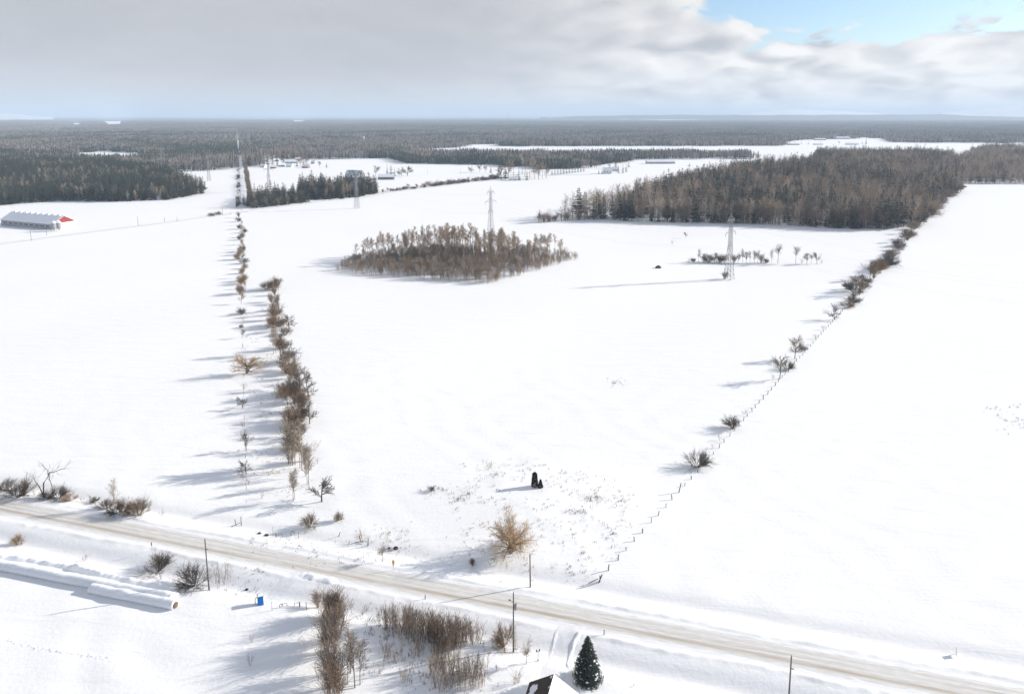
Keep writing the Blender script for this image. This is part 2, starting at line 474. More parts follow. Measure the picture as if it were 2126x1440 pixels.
ridge('snow_bank', [(1209, 1312), (1194, 1330), (1184, 1352), (1180, 1375), (1184, 1398)], 0.55, 0.22, 'curved ridge of plowed snow along the driveway by the spruce', 1)
ridge('snow_bank', [(1158, 1308), (1147, 1340), (1140, 1372), (1134, 1392)], 0.45, 0.10, 'low ridge of plowed snow along the driveway by the twin lamp post', 2)
ridge('snow_bank', [(618, 1196), (640, 1199), (665, 1205), (700, 1212)], 1.3, 0.5, 'heap of plowed snow at the road edge above the tall hedge', 3)
ridge('snow_bank', [(-40, 1152), (60, 1160), (160, 1178), (250, 1198), (320, 1214), (358, 1228), (368, 1240)], 1.0, 0.75, 'long drift ridge running behind the white silage tube', 5)

# the back road that crosses the picture beyond the near fields
back_px = [(-300, 556), (0, 506), (200, 480), (330, 464), (480, 443), (560, 431), (700, 413), (850, 393), (1035, 370), (1150, 364), (1230, 362)]
o = strip('back_road', [G(*p) for p in back_px], 3.2, 0.25, LANE, 12, 7, 0.35)
tag(structure(o), 'snow covered back road crossing behind the near fields', 'road')

# ------------------------------------------------------------------ plants
def nrm(v): return v / (np.linalg.norm(v) + 1e-9)
def grow_line(r, p, d, L, n, wob, up):
    P = [p]; d = nrm(d)
    for i in range(n):
        P.append(P[-1] + d * L / n)
        d = nrm(d + r.normal(size=3) * wob + np.array([0, 0, up]))
    return np.array(P)
def side_dir(r, d, ang):
    a = nrm(np.cross(d, nrm(r.normal(size=3)))); return nrm(d * math.cos(ang) + a * math.sin(ang))
def children(r, parents, n, t0, t1, ang, ratio, up, wob, seg, shape=None, lref=None):
    out = []
    for P in parents:
        L = np.linalg.norm(np.diff(P, axis=0), axis=1).sum() if lref is None else lref
        for k in range(n):
            t = t0 + (t1 - t0) * (k + r.random()) / n
            f = t * (len(P) - 1); i = min(int(f), len(P) - 2)
            p = P[i] + (P[i + 1] - P[i]) * (f - i)
            d = side_dir(r, nrm(P[i + 1] - P[i]), math.radians(r.uniform(*ang)))
            l = L * ratio * r.uniform(.7, 1.2) * (shape(t) if shape else 1.0)
            out.append(grow_line(r, p, d, l, seg, wob, up))
    return out
def tubes(mb, polys, r0, r1, k):
    for P in polys: mb.tube(P, np.linspace(r0, r1, len(P)), k, False)

class Proto:                                                   # one kind of plant: named part meshes and its own height
    def __init__(s, H, parts): s.H, s.parts = H, parts
PROTO = {}
def proto(key, H, parts): PROTO.setdefault(key, []).append(Proto(H, parts))
def tree_proto(key, seed, H, r0, tm, cm, n1, t0, ang1, rat1, up1, n2, n3, tw, shape, trunk_frac=1.0, wob=.06, rat2=.5, rat3=.5, n4=0):
    r = np.random.default_rng(seed)
    trunk = grow_line(r, np.zeros(3) - np.array([0, 0, .15]), np.array([0, 0, 1.]), H * trunk_frac, 6, wob, .03)
    l1 = children(r, [trunk], n1, t0, 1.0, ang1, rat1, up1, .12, 4, shape, H)
    l2 = children(r, l1, n2, .2, 1.0, (22, 55), rat2, up1 * .7, .12, 3)
    l3 = children(r, l2, n3, .15, 1.0, (20, 50), rat3, up1 * .5, .1, 2)
    l4 = children(r, l3, n4, .1, 1.0, (20, 50), .6, 0, .1, 1) if n4 else []
    a = MB(); a.tube(trunk, np.linspace(r0, r0 * .25, len(trunk)), 6, False)
    tubes(a, l1, r0 * .42, tw * 1.3, 4)
    b = MB(); tubes(b, l2, max(tw * 1.6, r0 * .13), tw, 3); tubes(b, l3, tw, tw * .55, 3); tubes(b, l4, tw * .8, tw * .5, 3)
    top = max(P[:, 2].max() for P in l1 + l2 + l3)
    proto(key, top, [('trunk', a.mesh(key + '_trunk', tm)), ('crown', b.mesh(key + '_crown', cm))])
def shrub_proto(key, seed, H, nst, lean, m, tw, n1, n2, up, rat=.55, wob=.1, base=.25):
    r = np.random.default_rng(seed)
    st = []
    for k in range(nst):
        a = r.uniform(0, 2 * math.pi); ln = math.radians(r.uniform(*lean))
        p = np.array([math.cos(a) * base * r.random(), math.sin(a) * base * r.random(), -.1])
        st.append(grow_line(r, p, np.array([math.cos(a) * math.sin(ln), math.sin(a) * math.sin(ln), math.cos(ln)]), H * r.uniform(.7, 1.0), 4, wob * .6, up))
    c1 = children(r, st, n1, .25, 1., (18, 48), rat, up, wob, 3)
    c2 = children(r, c1, n2, .15, 1., (18, 45), .6, up * .5, wob, 1)
    b = MB(); tubes(b, st, tw * 2.4, tw, 4); tubes(b, c1, tw * 1.3, tw * .7, 3); tubes(b, c2, tw * .8, tw * .5, 3)
    proto(key, max(P[:, 2].max() for P in st + c1 + c2), [(None, b.mesh(key, m))])

ov = lambda t: math.sin(math.pi * (.12 + .76 * t)) ** .8
for i in range(3):
    tree_proto('round', 10 + i, 5.0, .17, BARK_D, BARK_D, 11, .22, (45, 80), .62, .04, 8, 8, .022, lambda t: 1.05 - .5 * t, .75, .10)
    tree_proto('oval', 20 + i, 9.0, .17, BARK_D, BARK_B, 15, .28, (28, 55), .44, .05, 8, 7, .024, ov, .92)
    tree_proto('slim', 30 + i, 12.0, .14, BARK_G, BARK_G, 16, .30, (18, 40), .26, .09, 7, 5, .024, ov, .95, .04)
    tree_proto('poplar', 40 + i, 22.0, .22, BARK_P, WOOD_B, 15, .55, (25, 55), .17, .08, 8, 6, .028, ov, .95, .03)
    shrub_proto('bush', 60 + i, 3.2, 20, (8, 66), BARK_T, .022, 9, 7, .03)
    shrub_proto('darkbush', 70 + i, 3.0, 18, (10, 68), BARK_D, .021, 9, 7, .02)
    shrub_proto('upright', 80 + i, 5.0, 15, (2, 32), [WOOD_C, BARK_B, BARK_B][i], .021, 9, 6, .03, .42)
    shrub_proto('sparse', 90 + i, 3.0, 5, (4, 34), BARK_G, .016, 5, 3, .04)
    shrub_proto('brush', 100 + i, 8.0, 6, (1, 16), [WOOD_C, WOOD_B, BARK_B][i], .024, 9, 6, .05, .28, .1, 2.2)
    shrub_proto('saplings', 110 + i, 4.6, 6, (1, 12), [WOOD_C, WOOD_B, BARK_B][i], .016, 6, 3, .05, .26, .05, 1.5)
for i in range(2):
    tree_proto('vase', 50 + i, 11.0, .20, BARK_G, BARK_G, 13, .55, (14, 34), .42, .05, 6, 5, .030, lambda t: .8 + .3 * t, .8, .03)
def willow_proto():
    r = np.random.default_rng(57); st, tk = [], []
    for q in ((-.9, 0, 1.0), (.9, .2, 1.0), (.1, -.3, 1.3)):
        tk.append(np.array([[q[0] * .35, q[1], -.2], [q[0] * .8, q[1], q[2] * .6], [q[0], q[1], q[2] + .3]]))
    for k in range(34):
        b_ = tk[k % 3][-1]; a = r.uniform(0, 6.283); ln = math.radians(8 + 80 * ((k + r.random()) / 34) ** .8)
        st.append(grow_line(r, b_ - [0, 0, .2], np.array([math.cos(a) * math.sin(ln), math.sin(a) * math.sin(ln), math.cos(ln)]), (4.9 - .6 * ln) * r.uniform(.9, 1.06), 5, .07, .02 - .04 * ln))
    c1 = children(r, st, 13, .2, .95, (25, 60), .36, -.03, .12, 3); c2 = children(r, c1, 11, .1, 1., (18, 50), .5, -.14, .12, 2)
    a = MB(); tubes(a, tk, .42, .30, 7); tubes(a, st, .11, .03, 4)
    b = MB(); tubes(b, c1, .022, .014, 3); tubes(b, c2, .013, .009, 3)
    proto('willow', max(P[:, 2].max() for P in c1), [('trunk', a.mesh('willow_trunk', BARK_B)), ('crown', b.mesh('willow_crown', BARK_W))])
willow_proto()
tree_proto('oldwillow', 58, 6.0, .35, BARK_T, BARK_W, 15, .10, (25, 76), .72, .02, 10, 9, .018, lambda t: 1.1 - .3 * t, .45, .08, .42, .55)

def conifer_proto(key, seed, H, R, m, nlev, nfr, bare=.12, irregular=.25, bark=BARK_D, droop=.25, r0=.16, shape=1.0):
    r = np.random.default_rng(seed)
    a = MB(); a.tube(np.array([[0, 0, -.2], [0, 0, H * .55], [0, 0, H * .97]]), [r0, r0 * .7, .03], 5, False)
    b = MB()
    for k in range(nlev):
        t = (k + .5 * r.random()) / nlev
        z = H * (bare + (1 - bare) * t)
        rad = R * ((1 - t) ** shape * .95 + .07) * (1 + irregular * r.normal())
        rad = max(rad, R * .08)
        nf = max(3, int(nfr * (1 - .5 * t)))
        for j in range(nf):
            an = 2 * math.pi * (j + r.random()) / nf
            L = rad * r.uniform(.65, 1.15)
            c, s = math.cos(an), math.sin(an)
            wd = L * r.uniform(.20, .32) + .12
            dz = -droop * L * r.uniform(.4, 1.2)
            th = .18 * L + .1
            mid, tip = np.array([c * L * .55, s * L * .55, z + dz * .35]), np.array([c * L, s * L, z + dz + .12 * L])
            sv = np.array([-s, c, 0]) * wd
            root = np.array([0, 0, z + .05 * L])
            V = [root, mid + sv - [0, 0, th * .6], tip, mid - sv - [0, 0, th * .6], mid + [0, 0, th * .3]]
            b.add(V, [(0, 1, 4), (1, 2, 4), (2, 3, 4), (3, 0, 4)])
    b.tube(np.array([[0, 0, H * .86], [0, 0, H * 1.02]]), [R * .09, .01], 4, False)
    proto(key, H * 1.02, [('trunk', a.mesh(key + '_trunk', bark)), ('crown', b.mesh(key + '_crown', m))])
for i in range(3):
    conifer_proto('pine', 200 + i, 21, 4.1, PINE_D, 13, 10, .14, .30, BARK_D, .10, .22, .62)
    conifer_proto('greenpine', 210 + i, 15, 2.8, PINE_G, 12, 9, .08, .18, BARK_D, .2, .18, .8)
    conifer_proto('fir', 220 + i, 19, 3.3, PINE_D, 15, 9, .05, .12, BARK_D, .35, .18, 1.0)

def place(key, name, px, py, h, label, cat, group=None, wide=1.0, r=None, xyz=None, H=None):
    """Copy of a plant: h is its height in photograph pixels, its foot stands on the ground under (px, py)."""
    r = r or rng
    ps = PROTO[key]; p = ps[int(r.integers(len(ps)))]
    if xyz is None:
        x, y = G(px, py); Hm = hpx(px, py, h)
    else:
        x, y = xyz; Hm = H
    s = Hm / p.H
    z = ground_z(x, y)
    sc = (s * wide, s * wide, s)
    if len(p.parts) == 1 and p.parts[0][0] is None:
        o = obj(name, p.parts[0][1], None, (x, y, z)); o.scale = sc; o.rotation_euler = (0, 0, r.uniform(0, 6.28))
    else:
        o = empty(name, (x, y, z), r.uniform(0, 6.28), sc)
        for pn, me in p.parts: obj(pn, me, o)
    return tag(o, label, cat, group)
def row(items, fmt, cat, group, name=None, sort=True):
    """items: (key, px, py, h[, wide]); label format gets the ordinal counted from the near end."""
    if sort: items = sorted(items, key=lambda t: -t[2])
    for i, it in enumerate(items):
        k = it[0]
        nm = name or ('bare_tree' if k in ('round', 'oval', 'slim', 'poplar', 'vase') else 'pine_tree' if 'pine' in k else 'shrub')
        kind = 'tree' if nm == 'bare_tree' else 'pine' if nm == 'pine_tree' else 'shrub'
        place(k, nm, it[1], it[2], it[3], fmt.format(n=ordn(i + 1), k=kind), cat if nm == 'shrub' or cat == 'pine' else 'tree', group, it[4] if len(it) > 4 else 1.0)

# ---- outer hedgerow of the twin rows (along x = 500 px)
A = []
r = np.random.default_rng(3)
yy = 452.0
while yy < 612:
    A.append((['darkbush', 'oval', 'bush', 'upright'][int(r.integers(4))], 497 + r.uniform(-4, 9) + (yy - 450) * .03, yy, r.uniform(10, 17) + (yy - 450) * .04, .85))
    yy += r.uniform(5, 11)
A += [('oval', 501, 632, 26), ('upright', 498, 612, 24), ('darkbush', 502, 655, 19), ('sparse', 506, 668, 12), ('darkbush', 500, 682, 10), ('oval', 503, 703, 20), ('sparse', 505, 722, 9), ('sparse', 506, 812, 20), ('round', 504, 850, 24), ('sparse', 505, 890, 16), ('sparse', 508, 902, 12),
      ('oval', 512, 938, 42, 1.0), ('round', 511, 984, 32, 1.0), ('sparse', 516, 1006, 16), ('sparse', 543, 1034, 20), ('sparse', 512, 1044, 8)]
row(A, 'bare {k}, {n} from the road in the thin outer hedgerow', 'shrub', 'thin outer hedgerow plants')
place('oldwillow', 'bare_tree', 513, 777, 50, 'wide tan bare tree leaning over the thin outer hedgerow', 'tree', None, 1.15)
# ---- inner hedgerow
B = [('darkbush', 553, 600, 22), ('oval', 568, 602, 30, 1.2), ('oval', 578, 603, 27, 1.2), ('upright', 562, 628, 22), ('upright', 576, 632, 25), ('oval', 565, 648, 34), ('oval', 581, 655, 38, 1.1), ('upright', 570, 665, 36, 1.2), ('bush', 578, 678, 28, 1.2),
     ('round', 600, 682, 34, 1.0), ('upright', 567, 682, 32), ('oval', 585, 690, 30, 1.2), ('slim', 568, 736, 60), ('slim', 573, 734, 58), ('oval', 585, 726, 36), ('round', 598, 752, 46, .9), ('oval', 583, 742, 44), ('upright', 586, 772, 28), ('upright', 595, 780, 24), ('oval', 612, 768, 40),
     ('oval', 602, 812, 52, 1.25), ('oval', 622, 822, 60, 1.15), ('round', 640, 826, 62, .8), ('bush', 592, 824, 34, 1.3), ('upright', 611, 838, 44, 1.3), ('oval', 598, 850, 55, 1.1), ('upright', 625, 856, 52, 1.2), ('oval', 618, 872, 62, 1.1), ('round', 643, 881, 44, .8), ('upright', 604, 886, 50, 1.3), ('oval', 610, 905, 54, 1.1),
     ('slim', 599, 965, 94), ('slim', 604, 967, 98), ('slim', 608, 966, 90), ('slim', 613, 965, 88), ('oval', 617, 930, 60), ('slim', 623, 972, 80), ('slim', 627, 976, 92), ('slim', 634, 988, 70), ('slim', 641, 1006, 74), ('slim', 638, 1004, 60), ('slim', 609, 1039, 70), ('slim', 612, 1036, 56), ('sparse', 655, 935, 24), ('sparse', 660, 962, 16), ('upright', 632, 958, 40)]
rb2 = np.random.default_rng(33)
for k in range(26):
    py_ = 596 + 370 * (k + rb2.random()) / 26
    px_ = np.interp(py_, [596, 680, 760, 830, 900, 966], [566, 580, 592, 612, 617, 614]) + rb2.uniform(-13, 13) * (py_ / 800)
    B.append((['bush', 'upright', 'oval', 'bush'][k % 4], px_, py_, rb2.uniform(20, 36) * py_ / 780, 1.15))
row(B, 'bare {k}, {n} from the road in the thick inner hedgerow', 'shrub', 'thick inner hedgerow plants')
place('round', 'bare_tree', 668, 1041, 52, 'dark spreading bare tree at the road end of the thick hedgerow', 'tree', None, .95)
place('bush', 'shrub', 643, 1094, 37, 'round tan shrub by the road below the spreading bare tree', 'shrub', None, .9)
place('bush', 'shrub', 702, 1081, 24, 'small tan shrub casting a shadow toward the larger round one', 'shrub', None, .8)
place('sparse', 'shrub', 754, 1124, 40, 'sparse sapling beside the leaning fence post near the road', 'shrub', None, .8)
place('vase', 'bare_tree', 794, 1169, 36, 'small vase shaped bare tree beside the yellow road sign', 'tree', None, 1.3)
place('willow', 'willow_tree', 1062, 1152, 78, 'golden willow with forked stubby trunk standing alone near the road', 'tree', None, .80)
place('bush', 'shrub', 980, 1172, 15, 'small brown shrub in the shadow of the golden willow', 'shrub', None, .8)
place('darkbush', 'shrub', 895, 1023, 13, 'small dark shrub on the slope edge west of the two evergreens', 'shrub', None, .9)
# ---- roadside thicket, west
C = [('darkbush', 12, 1020, 26, 1.2), ('darkbush', 40, 1036, 42, .9), ('upright', 52, 1030, 40, .9), ('sparse', 72, 1028, 26), ('darkbush', 100, 1034, 22, 1.2), ('darkbush', 122, 1036, 30, 1.0), ('bush', 146, 1040, 18, 1.3), ('sparse', 170, 1040, 12, 1.3), ('darkbush', 192, 1042, 14, 1.3), ('darkbush', 222, 1058, 24, 1.1), ('slim', 238, 1058, 62), ('upright', 250, 1064, 36, 1.1), ('bush', 268, 1068, 32, 1.1), ('darkbush', 240, 1070, 24, 1.2), ('bush', 290, 1071, 46, .8), ('sparse', 335, 1068, 16, 1.2)]
C = sorted(C, key=lambda t: t[1])
row(C, 'bare {k}, {n} from the picture edge in the thicket along the road', 'shrub', 'roadside thicket plants', None, False)
for i, (k, px, py, h, wd, lab) in enumerate([('bush', 36, 1123, 28, .8, 'little round shrub alone in the snow south of the road bend'), ('sparse', 175, 1156, 20, 1.2, 'low pale twiggy shrub north of the long silage tube'),
        ('darkbush', 330, 1180, 42, 1.05, 'dense dark shrub below the orange roadside marker'), ('darkbush', 404, 1209, 54, .95, 'largest dark shrub standing next to the roadside utility pole'),
        ('saplings', 455, 1206, 48, 1.0, 'thin upright saplings between the utility pole and the road'), ('saplings', 472, 1200, 42, 1.0, 'slender saplings nearest the farm track below the road')]):
    place(k, 'shrub', px, py, h, lab, 'shrub', None, wd)
# ---- tall hedge in the foreground
D = [('upright', 660, 1254, 42, 1.1), ('upright', 690, 1290, 80, .85), ('upright', 680, 1280, 66, .85), ('upright', 705, 1282, 62, .85), ('upright', 685, 1330, 82, .85), ('upright', 700, 1334, 88, .85), ('upright', 678, 1356, 90, .85), ('upright', 695, 1360, 84, .85), ('upright', 682, 1405, 84, .74), ('upright', 698, 1430, 96, .74), ('upright', 684, 1458, 106, .74), ('upright', 702, 1462, 96, .74), ('slim', 728, 1402, 92, 1.0), ('slim', 737, 1432, 120, 1.0), ('slim', 748, 1425, 100, 1.0), ('slim', 722, 1424, 80, 1.0), ('sparse', 727, 1258, 24), ('sparse', 752, 1270, 20)]
row(D, 'tall brown {k}, {n} from the bottom edge in the foreground hedge', 'shrub', 'tall foreground hedge plants')
# ---- sapling thicket in the foreground
from math import atan2
def inpoly(px, py, poly):
    px, py = np.asarray(px, float), np.asarray(py, float)
    c = np.zeros(px.shape, bool)
    for (x0, y0), (x1, y1) in zip(poly, poly[1:] + poly[:1]):
        if y0 == y1: continue
        c ^= ((y0 > py) != (y1 > py)) & (px < (x1 - x0) * (py - y0) / (y1 - y0) + x0)
    return c
def scatter_px(poly, n, r):
    P = np.array([G(*p) for p in poly]); lo, hi = P.min(0), P.max(0)
    out = []
    pl = [tuple(p) for p in P]
    while len(out) < n:
        q = r.uniform(lo, hi, (4 * n, 2)); out += q[inpoly(q[:, 0], q[:, 1], pl)].tolist()
    return np.array(out[:n])
r = np.random.default_rng(21)
for poly, n, hm in [([(788, 1296), (800, 1284), (870, 1292), (950, 1308), (1000, 1330), (985, 1342), (930, 1356), (860, 1340), (810, 1318)], 100, (3.6, 5.6)),
                    ([(900, 1400), (1000, 1400), (1004, 1440), (905, 1444)], 36, (3.4, 5.2)), ([(850, 1350), (960, 1350), (940, 1412), (880, 1400)], 26, (2.4, 4.4)), ([(770, 1300), (850, 1345), (880, 1440), (775, 1440)], 14, (1.8, 3.2))]:
    for x, y in scatter_px(poly, n, r):
        place('saplings', 'sapling', 0, 0, 0, 'thin brown sapling clump in the leafless thicket below the road', 'sapling', 'leafless sapling thicket', 1.0, r, (x, y), r.uniform(*hm))
for k, px, py, h, wd, lab in [('bush', 1048, 1332, 52, .75, 'upright tan shrub at the foot of the transformer pole'), ('sparse', 1072, 1342, 44, 1.1, 'pale twiggy shrub just behind the transformer pole'), ('sparse', 1092, 1342, 36, 1.2, 'pale loose shrub between transformer pole and driveway'),
        ('vase', 1093, 1381, 40, 1.3, 'small pale bare tree beside the twin lamp post'), ('sparse', 1068, 1424, 26, 1.1, 'tiny bare fruit tree in the house shadow, farther from the roof'), ('sparse', 1076, 1422, 30, 1.1, 'tiny bare fruit tree in the house shadow, nearer the roof'),
        ('sparse', 520, 1385, 34, .8, 'thin lone sapling in the yard west of the tall hedge'), ('sparse', 523, 1335, 20, .8, 'small lone weedy sapling below the blue cabinet'), ('sparse', 1315, 1425, 8, 1.2, 'tiny weed clump in the snow east of the spruce')]:
    place(k, 'bare_tree' if k == 'vase' else 'shrub', px, py, h, lab, 'tree' if k == 'vase' else 'shrub', None, wd)

# ---- fence line on the east side: trees and shrubs
E = [('darkbush', 1448, 972, 40, 1.05), ('sparse', 1495, 916, 18, 1.1), ('darkbush', 1523, 892, 34, .95), ('sparse', 1545, 862, 14, 1.3), ('sparse', 1478, 932, 12, 1.2), ('oval', 1619, 788, 54, 1.1), ('darkbush', 1634, 768, 22), ('sparse', 1606, 790, 14), ('oval', 1650, 746, 50, 1.25), ('darkbush', 1666, 730, 14), ('sparse', 1694, 705, 14, 1.3), ('sparse', 1710, 686, 12, 1.3), ('round', 1732, 664, 34, .95), ('upright', 1765, 632, 22),
     ('oval', 1784, 612, 46, 1.1), ('darkbush', 1774, 606, 34), ('oval', 1790, 598, 34, 1.2), ('oval', 1806, 578, 46, 1.1), ('upright', 1814, 572, 32), ('bush', 1826, 562, 30, 1.2), ('darkbush', 1838, 552, 30, 1.2), ('bush', 1848, 540, 26, 1.2), ('sparse', 1858, 526, 20), ('darkbush', 1868, 512, 22), ('oval', 1878, 502, 30, 1.2), ('bush', 1884, 496, 24, 1.2), ('oval', 1892, 484, 28, 1.2), ('bush', 1898, 476, 22, 1.2)]
for k in range(16):
    E.append((['bush', 'darkbush', 'upright', 'bush'][k % 4], 1758 + 132 * k / 15 + 3 * math.sin(k * 2.3), 638 - 148 * k / 15, 15 + 5 * math.sin(k * 1.7), 1.35))
for k in range(26):
    t = k / 25
    E.append((['oval', 'upright', 'darkbush', 'bush'][k % 4], 1902 + 86 * t + 4 * math.sin(k * 3.1), 470 - 82 * t, (30 - 10 * t) * (0.8 + .4 * ((k * 7) % 5) / 5), 1.2))
row(E, 'bare {k}, {n} from the road along the long east fence line', 'shrub', 'plants along the east fence')
# ---- hedgerow around the big lattice tower, stray shrubs of the middle field
T = [('sparse', 1430, 543, 10), ('darkbush', 1440, 543, 12), ('slim', 1450, 543, 30), ('oval', 1461, 544, 24, 1.3), ('darkbush', 1472, 544, 22), ('oval', 1483, 544, 24, 1.3), ('darkbush', 1494, 544, 20), ('upright', 1504, 544, 22, 1.2), ('upright', 1524, 544, 22, 1.2), ('oval', 1532, 544, 22), ('slim', 1542, 544, 30), ('oval', 1549, 544, 28), ('slim', 1557, 544, 26), ('oval', 1566, 544, 27), ('slim', 1573, 544, 27), ('upright', 1580, 544, 22), ('darkbush', 1590, 545, 13), ('slim', 1602, 545, 30), ('vase', 1615, 545, 44), ('vase', 1652, 545, 37), ('sparse', 1664, 546, 14), ('oval', 1675, 547, 25, 1.2), ('vase', 1684, 547, 22), ('oval', 1696, 547, 27, 1.2), ('sparse', 1706, 547, 10)]
row(sorted(T, key=lambda t: t[1]), 'bare {k}, {n} from the west in the short row by the lattice tower', 'shrub', 'short row by the tower', None, False)
for k, px, py, h, lab in [('oval', 1424, 494, 14, 'small dark bush on the faint ditch line before the mixed wood'), ('sparse', 1396, 507, 10, 'tiny bush farther down the faint ditch line before the mixed wood'), ('upright', 1505, 578, 20, 'brown brush growing at the foot of the nearest lattice tower'), ('darkbush', 440, 449, 10, 'low dark bush beside the back road pole'), ('bush', 454, 447, 11, 'round bush under the back road pole'), ('sparse', 478, 446, 7, 'tiny bush on the back road near the twin hedgerows')]:
    place(k, 'bare_tree' if k == 'oval' else 'shrub', px, py, h, lab, 'tree' if k == 'oval' else 'shrub', None, 1.2)

# ------------------------------------------------------------------ the oval grove
GROVE = [(697, 562), (760, 573), (850, 578), (930, 585), (1020, 590), (1085, 572), (1150, 553), (1203, 537), (1180, 527), (1100, 521), (1000, 524), (850, 524), (770, 532), (720, 545)]
REAR = [(735, 548), (780, 552), (900, 550), (1000, 552), (1100, 545), (1180, 534), (1150, 524), (1000, 524), (850, 524), (770, 532)]
r = np.random.default_rng(31)
for x, y in scatter_px(REAR, 150, r):
    e = 1 - .45 * abs(proj(x, y)[0] - 930) / 270
    place('poplar', 'poplar_tree', 0, 0, 0, 'tall slender bare poplar at the back of the oval grove', 'tree', 'poplars of the oval grove', 1.0, r, (x, y), r.uniform(19, 25) * e)
for x, y in scatter_px(GROVE, 200, r):
    place('slim', 'young_poplar', 0, 0, 0, 'shorter bare tree toward the front of the oval grove', 'tree', 'young trees of the oval grove', 1.2, r, (x, y), r.uniform(6.5, 11.5) * (1 - .35 * abs(proj(x, y)[0] - 930) / 270))

# ------------------------------------------------------------------ scattering for what nobody could count
def gn_scatter(name, pts, rot, scl, idx, meshes, label, cat='wood'):
    """ONE object: a point cloud mesh that carries plant meshes on its points."""
    col = bpy.data.collections.new(name + '_kit')
    for i, me in enumerate(meshes):
        col.objects.link(bpy.data.objects.new('%s_%02d' % (name, i), me))
    me = bpy.data.meshes.new(name)
    me.vertices.add(len(pts)); me.vertices.foreach_set('co', np.asarray(pts, np.float32).ravel())
    for nm, ty, dat in (('rz', 'FLOAT', rot), ('sc', 'FLOAT', scl), ('ix', 'INT', idx)):
        at = me.attributes.new(nm, ty, 'POINT'); at.data.foreach_set('value', np.asarray(dat))
    ng = bpy.data.node_groups.new(name, 'GeometryNodeTree')
    ng.interface.new_socket('Geometry', in_out='INPUT', socket_type='NodeSocketGeometry')
    ng.interface.new_socket('Geometry', in_out='OUTPUT', socket_type='NodeSocketGeometry')
    gi, go = N(ng, 'NodeGroupInput'), N(ng, 'NodeGroupOutput')
    ip = N(ng, 'GeometryNodeInstanceOnPoints')
    ci = N(ng, 'GeometryNodeCollectionInfo')
    ci.inputs[0].default_value = col; ci.inputs[1].default_value = True; ci.inputs[2].default_value = True
    lk(ng, gi.outputs[0], ip.inputs['Points']); lk(ng, ci.outputs[0], ip.inputs['Instance'])
    ip.inputs['Pick Instance'].default_value = True
    def att(nm, ty):
        a = N(ng, 'GeometryNodeInputNamedAttribute', data_type=ty); a.inputs[0].default_value = nm
        return a.outputs[0]
    cx = N(ng, 'ShaderNodeCombineXYZ'); lk(ng, att('rz', 'FLOAT'), cx.inputs[2])
    lk(ng, cx.outputs[0], ip.inputs['Rotation']); lk(ng, att('sc', 'FLOAT'), ip.inputs['Scale']); lk(ng, att('ix', 'INT'), ip.inputs['Instance Index'])
    lk(ng, ip.outputs[0], go.inputs[0])
    o = obj(name, me)
    md = o.modifiers.new('scatter', 'NODES'); md.node_group = ng
    o['kind'] = 'stuff'; o['label'] = label; o['category'] = cat
    return o

def joined(p):                                                # trunk and crown of a plant in one mesh, for masses
    import bmesh
    bm = bmesh.new(); mats = []
    for pn, me in p.parts:
        n0 = len(bm.faces); bm.from_mesh(me); bm.faces.ensure_lookup_table()
        mats.append(me.materials[0])
        for f in bm.faces[n0:]: f.material_index = len(mats) - 1
    out = bpy.data.meshes.new('mass'); bm.to_mesh(out); bm.free()
    for m in mats: out.materials.append(m)
    return out

# understorey of the grove
pts = scatter_px(GROVE, 900, r)
ex = 1 - .45 * np.abs(np.array([proj(x, y)[0] for x, y in pts]) - 930) / 270
brush = [joined(p) for p in PROTO['brush']]
gn_scatter('grove_brush', np.column_stack([pts, hgt(pts[:, 0], pts[:, 1])]), r.uniform(0, 6.28, 900), r.uniform(.55, 1.15, 900) * ex, r.integers(0, 3, 900), brush, 'tangled brown brush filling the oval grove', 'brush')

def wood_proto(key, seed, H, m, tw=.10, n1=11, n2=5, t0=.35, ang=(22, 55), rat=.26):
    r_ = np.random.default_rng(seed)
    tr = grow_line(r_, np.array([0, 0, -.2]), np.array([0, 0, 1.]), H, 4, .035, .02)
    l1 = children(r_, [tr], n1, t0, 1., ang, rat, .08, .12, 3, ov, H)
    l2 = children(r_, l1, n2, .2, 1., (20, 50), .55, .06, .1, 2)
    l3 = children(r_, l2, 3, .2, 1., (20, 50), .55, .04, .1, 1)
    b = MB(); b.tube(tr, np.linspace(.20, .06, len(tr)), 4, False); tubes(b, l1, .10, tw * .7, 3); tubes(b, l2, tw * .8, tw * .5, 3); tubes(b, l3, tw * .6, tw * .4, 3)
    proto(key, H, [('trunk', MB().tube(tr, np.linspace(.20, .06, len(tr)), 4, False).mesh(key + '_trunk', m)), ('crown', _crown(l1, l2, l3, tw).mesh(key + '_crown', m))])
def _crown(l1, l2, l3, tw):
    b = MB(); tubes(b, l1, .10, tw * .7, 3); tubes(b, l2, tw * .8, tw * .5, 3); tubes(b, l3, tw * .6, tw * .4, 3); return b
for i in range(3):
    wood_proto('wood', 300 + i, 17, [WOOD_B, WOOD_C, WOOD_A][i], .045)
    wood_proto('wood2', 310 + i, 12, [WOOD_C, WOOD_B, WOOD_A][i], .045, 12, 5, .2)

WOODS_MIX = [(1118, 463), (1160, 458), (1240, 455), (1480, 463), (1640, 468), (1860, 476), (1890, 472), (1990, 386), (1978, 360), (1975, 326), (1700, 324), (1688, 345), (1560, 352), (1500, 364), (1400, 389), (1300, 418), (1200, 448)]
WOODS_WEST = [(-260, 440), (-20, 429), (60, 422), (130, 418), (350, 415), (415, 403), (404, 386), (330, 362), (305, 352), (200, 343), (-260, 342)]
WOODS_EAST = [(2000, 381), (2330, 384), (2330, 318), (2040, 312), (1992, 335), (1990, 372)]
PLANT1 = [(524, 434), (570, 430), (640, 421), (632, 410), (560, 408), (523, 414)]
PLANT2 = [(628, 414), (690, 414), (785, 402), (770, 394), (640, 394)]

